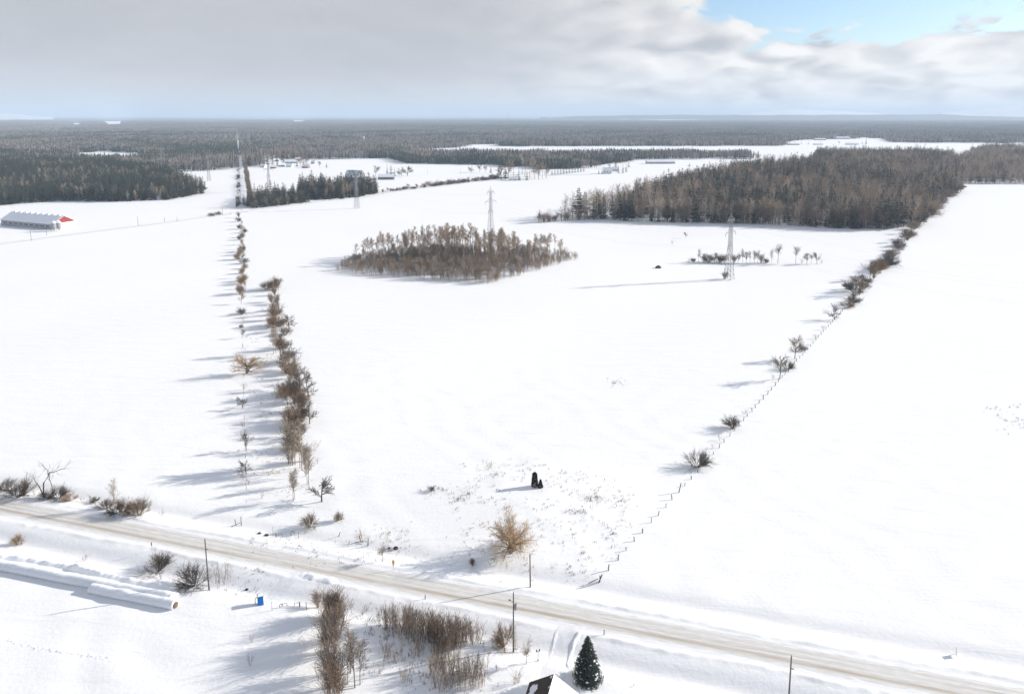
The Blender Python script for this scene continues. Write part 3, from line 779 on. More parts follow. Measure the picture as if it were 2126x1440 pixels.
def jag(poly, step, amp, seed):
    r = np.random.default_rng(seed); P = [np.array(G(*p)) for p in poly]; out = []
    for a_, b_ in zip(P, P[1:] + P[:1]):
        n = max(1, int(np.linalg.norm(b_ - a_) / step)); d = nrm(b_ - a_)
        for k in range(n): out.append(a_ + (b_ - a_) * k / n + np.array([-d[1], d[0]]) * r.uniform(-1, .4) * amp * (k > 0))
    return [tuple(float(v) for v in proj(*p)) for p in out]
def wood_mass(name, poly, per_ha, mix, label, seed, hs=(.8, 1.2)):
    r = np.random.default_rng(seed)
    poly = jag(poly, 28, 13, seed)
    P = np.array([G(*p) for p in poly]); x, y = P[:, 0], P[:, 1]
    area = .5 * abs(np.dot(x, np.roll(y, 1)) - np.dot(y, np.roll(x, 1)))
    n = int(area / 1e4 * per_ha)
    pts = scatter_px(poly, n, r)
    kit, idx, base = [], np.zeros(n, int), 0
    u = r.random(n); acc = 0
    # stands of one kind hang together: a slow wave decides where conifers gather
    wave = .5 + .5 * np.sin(pts[:, 0] / 41 + 1.7 * np.sin(pts[:, 1] / 67)) * np.sin(pts[:, 1] / 53 + np.sin(pts[:, 0] / 29))
    keep = np.sin(pts[:, 0] / 17 + 3 * np.sin(pts[:, 1] / 31)) * np.sin(pts[:, 1] / 23 + 2 * np.sin(pts[:, 0] / 37)) < .86
    pts, u, wave = pts[keep], u[keep], wave[keep]; n = len(pts); idx = idx[:n]
    u = np.clip(.55 * u + .45 * wave, 0, .9999)
    u = np.argsort(np.argsort(u)) / n
    for key, sh in mix:
        ms = [joined(p) for p in PROTO[key]]
        sel = (u >= acc) & (u < acc + sh); acc += sh
        idx[sel] = base + r.integers(0, len(ms), sel.sum()); kit += ms; base += len(ms)
    return gn_scatter(name, np.column_stack([pts, hgt(pts[:, 0], pts[:, 1])]), r.uniform(0, 6.28, n), np.clip(r.normal((hs[0] + hs[1]) / 2, (hs[1] - hs[0]) * .42, n) + .12 * np.sin(pts[:, 0] / 35) * np.sin(pts[:, 1] / 48), .45, 1.7), idx, kit, label)
wood_mass('mixed_wood', WOODS_MIX, 300, [('fir', .07), ('pine', .20), ('wood', .51), ('wood2', .22)], 'mixed wood of bare trees and dark pines beyond the lattice tower', 51, (.85, 1.3))
wood_mass('pine_wood', WOODS_WEST, 420, [('pine', .50), ('fir', .22), ('greenpine', .14), ('wood', .10), ('wood2', .04)], 'dark pine wood behind the red gabled barn', 52, (.7, 1.05))
wood_mass('bare_wood', WOODS_EAST, 300, [('pine', .10), ('wood', .62), ('wood2', .28)], 'grey leafless wood behind the large east field', 53, (.8, 1.15))
wood_mass('pine_plantation', PLANT1, 480, [('greenpine', .55), ('pine', .2), ('wood2', .25)], 'green pine plantation beside the straight lane', 54, (.65, .95))
wood_mass('spruce_plantation', PLANT2, 520, [('fir', .45), ('pine', .4), ('wood', .15)], 'dark spruce block in front of the big gambrel barn', 55, (.8, 1.15))

def edge(polyline, n, keys, name, label, group, H, seed, depth=6.0, cat='tree'):
    r = np.random.default_rng(seed)
    P = np.array([G(*p) for p in polyline]); s = np.concatenate([[0], np.cumsum(np.linalg.norm(np.diff(P, axis=0), axis=1))])
    for q in np.sort(r.uniform(0, s[-1], n)):
        x, y = np.interp(q, s, P[:, 0]), np.interp(q, s, P[:, 1])
        place(keys[int(r.integers(len(keys)))], name, 0, 0, 0, label, cat, group, r.uniform(.9, 1.2), r, (x + r.uniform(-2, 2), y + r.uniform(-1, depth)), r.uniform(*H))
edge([(1118, 463), (1160, 458), (1240, 455)], 40, ['oval', 'wood2', 'upright'], 'edge_tree', 'low leafless tree on the brushy western tip of the mixed wood', 'leafless trees on the western tip', (5, 12), 61)
edge([(1240, 455), (1480, 463), (1640, 468), (1860, 476)], 190, ['wood', 'wood', 'wood2', 'oval'], 'woodland_tree', 'bare tree along the near edge of the mixed wood', 'bare trees on the near edge of the mixed wood', (12, 23), 62)
edge([(1210, 452), (1300, 458), (1640, 466), (1800, 470)], 55, ['pine', 'fir'], 'pine_tree', 'dark pine along the near edge of the mixed wood', 'pines on the near edge of the mixed wood', (9, 24), 63)
edge([(-30, 429), (60, 422), (130, 418), (350, 415), (415, 403)], 110, ['pine', 'fir', 'pine', 'greenpine'], 'pine_tree', 'dark pine on the field edge behind the red gabled barn', 'pines on the edge of the pine wood', (11, 18), 64)
edge([(524, 434), (570, 430), (640, 421)], 30, ['greenpine', 'greenpine', 'oval'], 'pine_tree', 'green pine on the road side of the plantation by the straight lane', 'pines on the plantation edge', (8, 13), 65)
edge([(628, 414), (690, 416), (785, 402)], 38, ['fir', 'pine', 'wood'], 'spruce_tree', 'dark spruce on the road side of the block before the barn', 'spruces on the block edge', (11, 16), 66)
edge([(2000, 381), (2126, 381), (2180, 382)], 45, ['wood', 'wood', 'pine'], 'woodland_tree', 'bare tree at the far edge of the large east field', 'bare trees on the far edge of the east field', (13, 19), 67)
# conifers and bare trees round the far farmsteads
r = np.random.default_rng(71)
def farm_trees(spots, where):
    for k, px, py, h in spots:
        c = k in ('fir', 'pine', 'greenpine')
        place(k, 'spruce_tree' if c else 'farmyard_tree', px, py, h, ('evergreen tree ' if c else 'bare tree ') + where, 'tree', ('evergreens ' if c else 'bare trees ') + where, 1.1, r)
farm_trees([('fir', 804, 366, 26), ('pine', 812, 366, 24), ('fir', 819, 366, 20), ('oval', 780, 366, 24), ('round', 834, 365, 20), ('round', 846, 365, 22)], 'beside the dark farm shed')
farm_trees([('fir', 1036, 372, 38), ('oval', 1041, 374, 34), ('fir', 1049, 372, 44), ('oval', 1055, 371, 40), ('fir', 1077, 374, 28), ('wood', 1066, 366, 44), ('wood', 1090, 368, 48), ('wood', 1100, 370, 46), ('wood', 1110, 372, 44), ('fir', 1094, 374, 22), ('oval', 1118, 373, 34), ('wood', 1126, 372, 36), ('oval', 1134, 370, 30), ('wood', 1084, 362, 46), ('pine', 1108, 362, 40), ('pine', 1120, 358, 38)], 'around the house at the back road corner')
farm_trees([('greenpine', 1146 + 6 * i, 364 - .35 * i * 2, 17 - abs(i - 5) * .5) for i in range(12)], 'in the clipped row east of the corner house')
farm_trees([('fir', 1243, 361, 12), ('fir', 1250, 361, 14), ('oval', 1256, 360, 14), ('greenpine', 1284, 360, 17), ('greenpine', 1293, 360, 20), ('greenpine', 1300, 358, 18), ('fir', 1278, 350, 24), ('pine', 1265, 350, 16), ('pine', 1305, 349, 14)], 'around the pale farmhouse in the far field')
farm_trees([('oval', 663, 347, 14), ('fir', 678, 348, 13), ('fir', 576, 344, 20), ('fir', 566, 346, 22), ('oval', 588, 345, 16), ('fir', 617, 346, 18), ('fir', 556, 343, 26), ('pine', 548, 342, 26), ('oval', 628, 338, 16), ('pine', 540, 340, 28), ('wood', 600, 338, 18), ('pine', 625, 330, 20)], 'among the hamlet houses')
farm_trees([('round', 978, 358, 14), ('oval', 996, 358, 18), ('oval', 1008, 358, 16), ('fir', 1019, 359, 18)], 'standing in the field west of the corner house')
farm_trees([('fir', 1664, 300, 7), ('fir', 1678, 300, 8), ('fir', 1703, 300, 8), ('fir', 1798, 299, 14), ('oval', 1742, 300, 8), ('fir', 1790, 299, 8), ('pine', 1640, 299, 8), ('pine', 1650, 300, 8)], 'around the farthest farmstead')
farm_trees([(['wood', 'wood2', 'oval', 'pine', 'fir'][k % 5], 516 + 124 * ((k * .618) % 1), 324 + 23 * ((k * .377) % 1), 17 + 8 * ((k * .71) % 1)) for k in range(44)], 'among the hamlet houses')
# brush along the back road between the barn and the corner house
H = []
r = np.random.default_rng(72)
for i in range(58):
    px = 790 + 245 * (i + r.random()) / 58
    if 868 < px < 876 or 832 < px < 838: continue
    H.append((['upright', 'oval', 'darkbush'][int(r.integers(3))], px, 401 - (px - 785) * .121, r.uniform(6, 15) * (.7 if px < 830 else 1), 1.3))
row(H, 'bare {k}, {n} from the west in the hedge along the back road', 'shrub', 'hedge along the back road', None, False)
# tree lines of the straight lane
L1 = []
for i in range(40):
    t = r.random(); py = 432 - 80 * t ** .8
    L1.append((['darkbush', 'fir', 'oval', 'upright'][int(r.integers(4))], 494 + (432 - py) * .02 + r.uniform(-3, 3), py, r.uniform(6, 12) * (1.2 if py > 415 else .7), .9))
for k, px, py, h, wd in L1:
    place(k, 'lane_shrub', px, py, h, 'dark shrub in the ragged row on the west side of the straight lane', 'shrub', 'row west of the straight lane', wd, r)
pts = scatter_px([(519, 432), (527, 432), (511, 345), (506, 345)], 240, r)
gn_scatter('lane_thicket', np.column_stack([pts, hgt(pts[:, 0], pts[:, 1])]), r.uniform(0, 6.28, 240), r.uniform(.5, .85, 240), r.integers(0, 3, 240), [joined(p) for p in PROTO['oval']], 'dense brown thicket lining the east side of the straight lane', 'thicket')

# ------------------------------------------------------------------ far forest: patches of simple trees
def blade_tree(mb, r, x, y, H, mi):
    mb.add([(x - .25, y, 0), (x + .25, y, 0), (x, y, H * .9)], [(0, 1, 2)], mi)
    for k in range(11):
        a = r.uniform(0, 6.28); t = r.uniform(.3, .95); L = H * .26 * math.sin(math.pi * (.1 + .8 * t)) * r.uniform(.7, 1.3)
        z = H * t; c, s = math.cos(a), math.sin(a); wd = .42
        mb.add([(x - s * wd, y + c * wd, z - .3), (x + s * wd, y - c * wd, z), (x + c * L, y + s * L, z + L * 1.0)], [(0, 1, 2)], mi)
def cone_tree(mb, r, x, y, H, R, mi):
    for k, (z0, z1, q) in enumerate(((.12, .62, 1.), (.40, .85, .72), (.66, 1.02, .45))):
        n = 6; rr = R * q * r.uniform(.7, 1.2, n); a0 = r.random()
        V = [(x + rr[j] * math.cos(a0 + j * 6.283 / n), y + rr[j] * math.sin(a0 + j * 6.283 / n), H * (z0 + r.uniform(-.06, .06))) for j in range(n)] + [(x, y, H * z1)]
        mb.add(V, [(j, (j + 1) % n, n) for j in range(n)], mi)
def patch(seed, size, n, conf, hs):
    r = np.random.default_rng(seed); mb = MB()
    g = int(math.sqrt(n)); st = size / g
    for i in range(g):
        for j in range(g):
            x, y = (i + r.random()) * st - size / 2, (j + r.random()) * st - size / 2
            H = r.uniform(*hs)
            if r.random() < conf: cone_tree(mb, r, x, y, H, H * r.uniform(.15, .22), 3 + int(r.random() < .3))
            else: blade_tree(mb, r, x, y, H * r.uniform(.75, 1), int(r.integers(3)))
    return mb.mesh('patch', [FAR_A, FAR_B, FAR_C, PINE_D, PINE_G])
FAR_A = mat('distant grey twigs', (0.25, 0.215, 0.195), 0.9, per_object=0.25)
FAR_B = mat('distant pale twigs', (0.34, 0.29, 0.25), 0.9, per_object=0.25)
FAR_C = mat('distant dark twigs', (0.17, 0.145, 0.135), 0.9, per_object=0.25)
near_patch = [patch(400 + i, 40, 64, [.04, .06, .15, .1, .45, .8][i], (12, 20)) for i in range(6)]
def lump_patch(seed, size, n, conf):
    r = np.random.default_rng(seed); mb = MB(); g = int(math.sqrt(n)); st = size / g
    for i in range(g):
        for j in range(g):
            x, y = (i + r.random()) * st - size / 2, (j + r.random()) * st - size / 2
            H = r.uniform(12, 19)
            if r.random() < conf: cone_tree(mb, r, x, y, H, 4.5, 3)
            else:
                for k in range(4):
                    a = r.uniform(0, 6.28); c, s = math.cos(a) * 3.6, math.sin(a) * 3.6
                    mb.add([(x - c, y - s, 1), (x + c, y + s, 1), (x + c * .7 + r.uniform(-2, 2), y + s * .7, H * .85), (x - c * .5, y - s * .5, H * r.uniform(.8, 1))], [(0, 1, 2, 3)], int(r.integers(3)))
    return mb.mesh('lump', [FAR_A, FAR_B, FAR_C, PINE_D, PINE_G])
far_patch = [lump_patch(420 + i, 160, 400, [.05, .1, .2, .5][i]) for i in range(4)]

CLEAR = [  # open snow between the woods, as ground outlines in photograph pixels
    [(845, 321), (860, 312), (960, 306), (975, 300), (1030, 300), (1040, 304), (1200, 304.5), (1560, 303), (1562, 322), (1000, 322)],
    [(1556, 352), (1556, 304), (1632, 303), (1615, 296), (1660, 291), (1840, 287), (1850, 296), (2044, 297), (2036, 310), (1990, 326), (1690, 345)],
    [(525, 440), (513, 346), (560, 346), (640, 332), (790, 330), (860, 343), (1030, 345), (1040, 378), (790, 404)],
    [(300, 350), (400, 358), (500, 352), (505, 440), (415, 420), (400, 380)],
    [(150, 319), (235, 314.5), (312, 322), (300, 337), (160, 333)],
    [(560, 346), (540, 336), (556, 324), (566, 330), (650, 330), (640, 346)],
    [(1030, 345), (1140, 353), (1215, 352), (1330, 333), (1560, 331), (1560, 360), (1400, 392), (1100, 400)],
    [(785, 335), (782, 320), (793, 320), (800, 335)],
    *[[(a_, b_), (c_, b_ - .4), (c_, 240 + (d_ - 240) / .83), (a_, 240 + (d_ - 240) / .83 + .4)] for a_, c_, b_, d_ in [(-60, 78, 245.6, 247.6), (137, 182, 256, 258.5), (205, 266, 252, 257), (104, 154, 266.5, 270.5), (745, 768, 284.5, 288), (820, 862, 244.6, 246), (1130, 1180, 247, 249), (1250, 1330, 245, 246.6), (1900, 1990, 244.8, 246.4), (330, 400, 247, 248.6), (600, 640, 250, 252)]],
    [(503, 294), (512, 292), (516, 300), (506, 301)],
    [(1970, 333), (2030, 303), (2042, 303), (1985, 338)], [(2095, 297), (2126, 295), (2130, 299), (2096, 301)], [(1745, 286), (1800, 285), (1800, 288), (1745, 288)]]
FOREST_FRONT = [(-700, 344), (-260, 342), (200, 343), (305, 353), (400, 358), (490, 352), (497, 352), (513, 347), (560, 347), (640, 333), (790, 329), (800, 324), (860, 341), (1030, 343), (1140, 351), (1215, 349), (1330, 331), (1562, 329.5), (1562, 304), (2044, 297), (2600, 318)]
fx, fy = np.array(FOREST_FRONT).T
lq = np.array([G(503, 372), G(499, 345), G(495, 305), G(492, 278)])
lv = np.linalg.svd(lq - lq.mean(0))[2][0]; LANE_D = lv * np.sign(lv[1]); LANE0 = lq.mean(0) - LANE_D * np.dot(lq.mean(0), LANE_D); LANE_HW = 4.0
LANE_A = math.atan2(LANE_D[1], LANE_D[0])
o = strip('woodland_lane', [LANE0 + LANE_D * 760, LANE0 + LANE_D * 14500], 3.6, 0.3, SNOWCAP, 60, 5)
tag(structure(o), 'dead straight snowy lane cutting through the distant forest', 'lane')
def forest_cells(size, dmin, dmax, seed):
    r = np.random.default_rng(seed)
    hx = int(dmax * .85 / size)
    # rows run along the straight lane, which stays open between two of them
    tt = (np.arange(2 * hx) + .5) * size + LANE_HW
    S_, T_ = np.meshgrid(np.arange(dmin * .3, dmax * 1.05, size), np.concatenate([-tt[::-1], tt]))
    S_ = S_ + r.uniform(-.4, .4, (S_.shape[0], 1)) * size
    X, Y = (LANE0[0] + LANE_D[0] * S_ + LANE_D[1] * T_).ravel(), (LANE0[1] + LANE_D[1] * S_ - LANE_D[0] * T_).ravel()
    d_ = np.hypot(X, Y); k_ = (d_ > dmin) & (d_ < dmax); X, Y = X[k_], Y[k_]
    px, py = proj(X, Y)
    ok = (px > -200) & (px < 2330) & (py < np.interp(px, fx, fy) - .0)
    for c in CLEAR: ok &= ~inpoly(px, py, c)
    for c in (WOODS_MIX, WOODS_EAST): ok &= ~inpoly(px, py, c)
    return X[ok], Y[ok]
X, Y = forest_cells(40, 1150, 4330, 1)
r = np.random.default_rng(5)
wave = .5 + .5 * np.sin(X / 210 + 1.5 * np.sin(Y / 330)) * np.sin(Y / 270 + np.sin(X / 190)) + r.normal(size=X.size) * .13
# the plantation strip and the wood behind the straight lane hold more conifers near their front edge
px, py = proj(X, Y)
wave += .30 * ((np.interp(px, fx, fy) - py < 5) & (px > 780) & (px < 1330)) + .42 * ((px < 490) & (py > 320 + 5 * np.sin(px / 40)))
ix = np.clip(np.digitize(wave, [.30, .5, .68, .82, .95]), 0, 5)
gn_scatter('far_forest', np.column_stack([X, Y, np.zeros(X.size)]), LANE_A + r.integers(0, 4, X.size) * math.pi / 2, r.uniform(.9, 1.1, X.size), ix, near_patch, 'grey brown forest stretching behind the farms', 'forest')
X, Y = forest_cells(160, 4230, 15300, 2)
wave = .5 + .5 * np.sin(X / 900 + 1.5 * np.sin(Y / 1300)) * np.sin(Y / 1100 + np.sin(X / 800)) + r.normal(size=X.size) * .1
ix = np.clip(np.digitize(wave, [.3, .55, .8]), 0, 3)
gn_scatter('distant_forest', np.column_stack([X, Y, np.zeros(X.size)]), LANE_A + r.integers(0, 4, X.size) * math.pi / 2, r.uniform(.95, 1.1, X.size), ix, far_patch, 'blue grey forest plain fading toward the horizon', 'forest')

# beyond 15 km the forest is one rough canopy sheet with snowy clearings
def canopy_material():
    m = bpy.data.materials.new('far canopy'); m.use_nodes = True
    t = m.node_tree; b = t.nodes['Principled BSDF']; q = W(t)
    g = N(t, 'ShaderNodeNewGeometry').outputs['Position']
    mp = N(t, 'ShaderNodeMapping'); lk(t, g, mp.inputs[0]); mp.inputs['Scale'].default_value = (.00022, .00045, 0)
    n = q.noise(mp.outputs[0], 1.0, 4, .55)
    f = q.noise(g, .004, 4, .6)
    c = q.mix(f, (.045, .042, .042), (.12, .11, .105))
    lk(t, q.mix(q.step(n, .60, .64), c, (.75, .76, .78)), b.inputs['Base Color'])
    b.inputs['Roughness'].default_value = .9
    return m
CANOPY = canopy_material()
n1, n2 = 160, 60
ang = np.linspace(-.75, .75, n1); rad = np.geomspace(14900, 58000, n2)
A_, R_ = np.meshgrid(ang, rad)
r = np.random.default_rng(9)
Z = 14 + r.normal(size=A_.shape) * 3 + 26 * sstep(20000, 50000, R_) * (1 + np.sin(A_ * 13 + R_ / 9000)); Z[0] = 0
i = np.arange(n1 * n2).reshape(n2, n1)
Q = np.stack([i[:-1, :-1], i[:-1, 1:], i[1:, 1:], i[1:, :-1]], -1).reshape(-1, 4)
me = bpy.data.meshes.new('horizon_forest'); me.from_pydata(np.stack([R_ * np.sin(A_), R_ * np.cos(A_), Z], -1).reshape(-1, 3).tolist(), [], Q.tolist())
me.materials.append(CANOPY)
o = obj('horizon_forest', me); o['kind'] = 'stuff'; o['label'] = 'hazy forest and snow clearings along the horizon'; o['category'] = 'forest'

def hill(name, px0, px1, prof, dist, label, m=None):
    """Snowy ridge: prof gives its crest in photograph pixels above the flat horizon along px0..px1."""
    n = 70; xs = np.linspace(px0, px1, n)
    crest = np.interp(xs, *zip(*prof)) + .35 * np.sin(xs / 17) + .25 * np.sin(xs / 7.3)
    V = []
    for pxx, c in zip(xs, crest):
        zc = CH + c * dist / F
        for k in range(12):
            t = k / 11 * 2 - 1
            yk = dist + t * dist * .16
            V.append(((pxx - PX) / F * yk, yk, 5 + (zc - 5) * (math.cos(t * math.pi / 2) ** 1.5)))
    Q = [(a * 12 + k, (a + 1) * 12 + k, (a + 1) * 12 + k + 1, a * 12 + k + 1) for a in range(n - 1) for k in range(11)]
    me = bpy.data.meshes.new(name); me.from_pydata(V, [], Q); me.materials.append(m or SNOWCAP)
    me.polygons.foreach_set('use_smooth', [True] * len(Q))
    tag(structure(obj(name, me)), label, 'hill')
hill('wooded_ridge', 1120, 2500, [(1120, -3), (1250, 0), (1400, 1.5), (1560, 1), (1700, 1.5), (1850, 2), (2000, 3), (2126, 3.5), (2300, 4), (2500, -3)], 14900, 'low blue wooded ridge along the horizon below the snowy hills', CANOPY)
hill('hill', 1900, 2500, [(1900, -4), (1960, 7), (2040, 15), (2126, 21), (2260, 26), (2500, 4)], 15500, 'pale snowy hill on the horizon at the east end')
hill('hill', 1500, 1900, [(1500, -4), (1560, 7), (1640, 12), (1720, 10), (1810, 5), (1900, -4)], 16500, 'low rounded snowy hill on the horizon beyond the mixed wood')
hill('hill', -300, 120, [(-300, 9), (-60, 7), (30, 4), (120, -4)], 16500, 'faint snowy hill on the horizon beyond the red gabled barn')

# ------------------------------------------------------------------ lattice towers and wires
def member(mb, a, b, wd): mb.tube(np.array([a, b], float), wd, 4, False)
def lattice(mb, z0, z1, w0, w1, n, wd):
    zs = np.linspace(z0, z1, n + 1); ws = np.interp(zs, [z0, z1], [w0, w1]) / 2
    for k in range(n):
        for sx, sy, tx, ty in ((-1, -1, 1, -1), (1, -1, 1, 1), (1, 1, -1, 1), (-1, 1, -1, -1)):
            member(mb, (sx * ws[k], sy * ws[k], zs[k]), (tx * ws[k + 1], ty * ws[k + 1], zs[k + 1]), wd)
            member(mb, (tx * ws[k], ty * ws[k], zs[k]), (sx * ws[k + 1], sy * ws[k + 1], zs[k + 1]), wd)
            member(mb, (sx * ws[k + 1], sy * ws[k + 1], zs[k + 1]), (tx * ws[k + 1], ty * ws[k + 1], zs[k + 1]), wd)
TH = 42.0
def z_at(h): return TH * h
ARMS = [(z_at(.70), 6.0), (z_at(.885), 3.9), (z_at(.50), 2.6)]
TM = {}
def tower_meshes():
    for i, (sx, sy) in enumerate(((-1, -1), (1, -1), (1, 1), (-1, 1))):
        m = MB(); m.tube(np.array([[sx * 2.4, sy * 2.4, -.3], [sx * .95, sy * .95, TH * .5], [sx * .75, sy * .75, TH * .90], [0, 0, TH]]), [.15, .12, .10, .07], 4, False)
        TM['leg%d' % i] = m.mesh('tower_leg', STEEL)
    m = MB(); lattice(m, 0, TH * .5, 4.8, 1.9, 7, .065); lattice(m, TH * .5, TH * .9, 1.9, 1.5, 10, .055)
    TM['bracing'] = m.mesh('tower_bracing', STEEL)
    for i, (z, L) in enumerate(ARMS):
        m = MB()
        for s in (-1, 1):
            for yy in (-.8, .8):
                member(m, (s * .8, yy, z), (s * L, 0, z), .085); member(m, (s * .8, yy, z + 2.2), (s * L, 0, z + .1), .07)
            for t in (.35, .7):
                member(m, (s * (.8 + (L - .8) * t), 0, z), (s * (.8 + (L - .8) * t), 0, z + 2.2 * (1 - t)), .05)
        TM['arm%d' % i] = m.mesh('tower_cross_arm', STEEL)
        m = MB()
        m.tube(np.array([[0, 0, 0], [0, 0, -2.0]]), .10, 5)
        for k in range(5): m.tube(np.array([[0, 0, -.35 - k * .33], [0, 0, -.47 - k * .33]]), .2, 6)
        TM['ins'] = m.mesh('tower_insulator', CERAMIC)
tower_meshes()
TPX = [(1513, 578), (1019, 490), (741, 433), (559, 398), (434, 376), (337, 352)]
TP = [np.array(G(*p)) for p in TPX]
wheres = ['nearest tall lattice tower with a shrub at its foot in the open field', 'lattice tower rising behind the oval grove', 'lattice tower in front of the dark spruce block', 'lattice tower behind the pine plantation by the straight lane', 'lattice tower in the small field west of the straight lane', 'farthest lattice tower against the dark wood']
ldir = TP[2] - TP[0]; TROT = math.atan2(ldir[1], ldir[0]) - math.pi / 2
for p, wh in zip(TP, wheres):
    e = tag(empty('lattice_tower', (p[0], p[1], ground_z(*p)), TROT), wh, 'tower', 'power line towers')
    for i in range(4): obj('leg', TM['leg%d' % i], e)
    obj('bracing', TM['bracing'], e)
    for i, (z, L) in enumerate(ARMS[:2]):
        obj('cross_arm', TM['arm%d' % i], e)
        for s in (-1, 1): obj('insulator', TM['ins'], e, (s * L, 0, z))
    obj('cross_arm', TM['arm2'], e)
    for s in (-1, 1): obj('insulator', TM['ins'], e, (s * ARMS[2][1], 0, ARMS[2][0]))
LP = [TP[0] + (TP[0] - TP[1])] + TP + [TP[5] + (TP[5] - TP[4])]
names = ['lower', 'upper', 'bottom']
for i, (z, L) in enumerate(ARMS):
    for s, sd in ((-1, 'southern'), (1, 'northern')):
        pts = []
        off = np.array([math.cos(TROT), math.sin(TROT)]) * s * L
        for a, b in zip(LP[:-1], LP[1:]):
            d = np.linalg.norm(b - a)
            for k in range(16):
                t = k / 16; q = a + (b - a) * t + off
                pts.append((q[0], q[1], z - 2.0 - 4 * 7.0 * t * (1 - t)))
        m = MB(); m.tube(np.array(pts), .013, 3, False)
        tag(m.build('power_cable', WIRE), '%s %s conductor strung between the lattice towers' % (names[i], sd), 'cable', 'power line conductors')

# ------------------------------------------------------------------ utility poles
def utility_pole(px, py, h, label, lean=0.0, kind='plain', group=None, H=None):
    x, y = G(px, py); Hm = H or hpx(px, py, h)
    e = tag(empty('utility_pole', (x, y, ground_z(x, y)), math.atan2(RU[1], RU[0])), label, 'pole', group)
    e.rotation_euler = (0, lean, math.atan2(RU[1], RU[0]))
    MB().tube(np.array([[0, 0, -.5], [0, 0, Hm * .5], [0, 0, Hm]]), [.17, .14, .11], 8).build('shaft', POLE, e, True)
    m = MB(); m.tube(np.array([[0, 0, Hm], [0, 0, Hm + .28]]), [.05, .07], 6); m.build('insulator', CERAMIC, e)
    if kind == 'transformer':
        t = MB(); t.tube(np.array([[.42, 0, Hm - 3.4], [.42, 0, Hm - 3.3], [.42, 0, Hm - 2.3], [.42, 0, Hm - 2.2]]), [.2, .27, .27, .2], 10)
        t.build('transformer', STEEL, e, True)
        b = MB(); b.tube(np.array([[.42, 0, Hm - 2.2], [.5, 0, Hm - 1.9]]), .05, 6); b.box(.1, .3, -.04, .04, Hm - 2.6, Hm - 2.5); b.build('bushing', CERAMIC, e)
        l = MB(); l.tube(np.array([[0, 0, Hm - 1.9], [-.7, 0, Hm - 1.6]]), .035, 5); l.box(-.95, -.55, -.09, .09, Hm - 1.68, Hm - 1.55); l.build('lamp_arm', DARKMETAL, e)
    if kind == 'arm':
        b = MB(); b.box(-.06, .5, -.05, .05, Hm - 2.3, Hm - 2.2); b.build('bracket', DARKMETAL, e)
    return (x, y, ground_z(x, y) + Hm)
p0 = utility_pole(434, 1220, 104, 'weathered utility pole next to the largest dark roadside shrub', -.02, 'arm')
p1 = utility_pole(1101, 1221, 68, 'short leaning pole on the field side beside the golden willow', -.015)
p2 = utility_pole(1066, 1349, 121, 'tall utility pole with transformer above the sapling thicket', 0, 'transformer')
p3 = utility_pole(1636, 1476, 0, 'utility pole cut off by the bottom edge beside the road', 0, 'arm', None, 10.6)
for i, (px, py, h) in enumerate([(65, 500, 22), (97, 489, 14), (287, 470, 20), (342, 462, 10), (368, 460, 9), (462, 447, 20), (577, 430, 14), (686, 417, 12), (795, 403, 12), (887, 362, 14), (956, 362, 12)]):
    utility_pole(px, py, h, '%s pole from the west along the back road' % ordn(i + 1), 0, 'plain', 'poles along the back road')
a = np.array(p2); b = np.array(p3)
for q, (A0, B0, lab) in enumerate([(np.array(p0), a, 'overhead wire from the shrub-side pole to the transformer pole'), (a, b, 'overhead wire from the transformer pole to the bottom edge pole')]):
    t = np.linspace(0, 1, 20)[:, None]
    P = A0 + (B0 - A0) * t; P[:, 2] -= (4 * 1.2 * t * (1 - t))[:, 0] - .25
    tag(MB().tube(P, .010, 3, False).build('overhead_wire', WIRE), lab, 'wire')

# ------------------------------------------------------------------ fences
a, b = np.array(G(1245, 1209)), np.array(G(1880, 500))
r = np.random.default_rng(81)
pm = []
for k in range(4):
    m = MB(); rr = .075 + .012 * k
    m.tube(np.array([[0, 0, -.3], [.01, .01, .6], [.02 * k, 0, 1.25 + .06 * k]]), [rr, rr * .95, rr * .9], 7)
    pm.append(m.mesh('fence_post', WOODPOST))
Lf = np.linalg.norm(b - a); n = 0; s = 0.0
posts = []
while n < 66:
    q = a + (b - a) * s / Lf + r.normal(size=2) * .1
    n += 1
    o = obj('fence_post', pm[int(r.integers(4))], None, (q[0], q[1], ground_z(*q) - .02))
    sc = r.uniform(.75, 1.15) if n != 11 else 1.9
    o.scale = (1.15, 1.15, sc); o.rotation_euler = (r.normal() * .10, r.normal() * .10, r.uniform(0, 6))
    tag(o, '%s weathered fence post from the road on the east fence line' % ordn(n), 'post', 'east fence posts')
    posts.append((q[0], q[1], ground_z(*q) + .85)); s += 4.6 + r.uniform(-.7, .7)
m = MB(); m.tube(np.array(posts), .006, 3, False); m.tube(np.array(posts) - [0, 0, .45], .006, 3, False)
o = m.build('fence_wire', WIRE); tag(o, 'two strands of fence wire on the east fence posts', 'wire')
def wood_post(px, py, h, label, lean=(0, 0), rad=.09):
    x, y = G(px, py); H_ = hpx(px, py, h)
    m = MB(); m.tube(np.array([[0, 0, -.3], [0, 0, H_ * .5], [0, 0, H_]]), [rad, rad * .95, rad * .9], 7)
    o = m.build('wooden_post', WOODPOST, None, False, (x, y, ground_z(x, y))); o.rotation_euler = (lean[0], lean[1], 0)
    return tag(o, label, 'post')
wood_post(1243, 1210, 18, 'thick leaning corner post where the east fence meets the road', (0, .35), .13)
wood_post(501, 1087, 19, 'upright wooden post at the near end of the thin outer hedgerow')
wood_post(490, 1086, 13, 'short broken post beside the near end of the thin outer hedgerow', (.1, -.1))
wood_post(764, 1131, 15, 'stout wooden post beside the sparse sapling near the road', (0, .05), .12)
wood_post(749, 1123, 11, 'short leaning post left of the sparse sapling near the road', (.1, -.25))
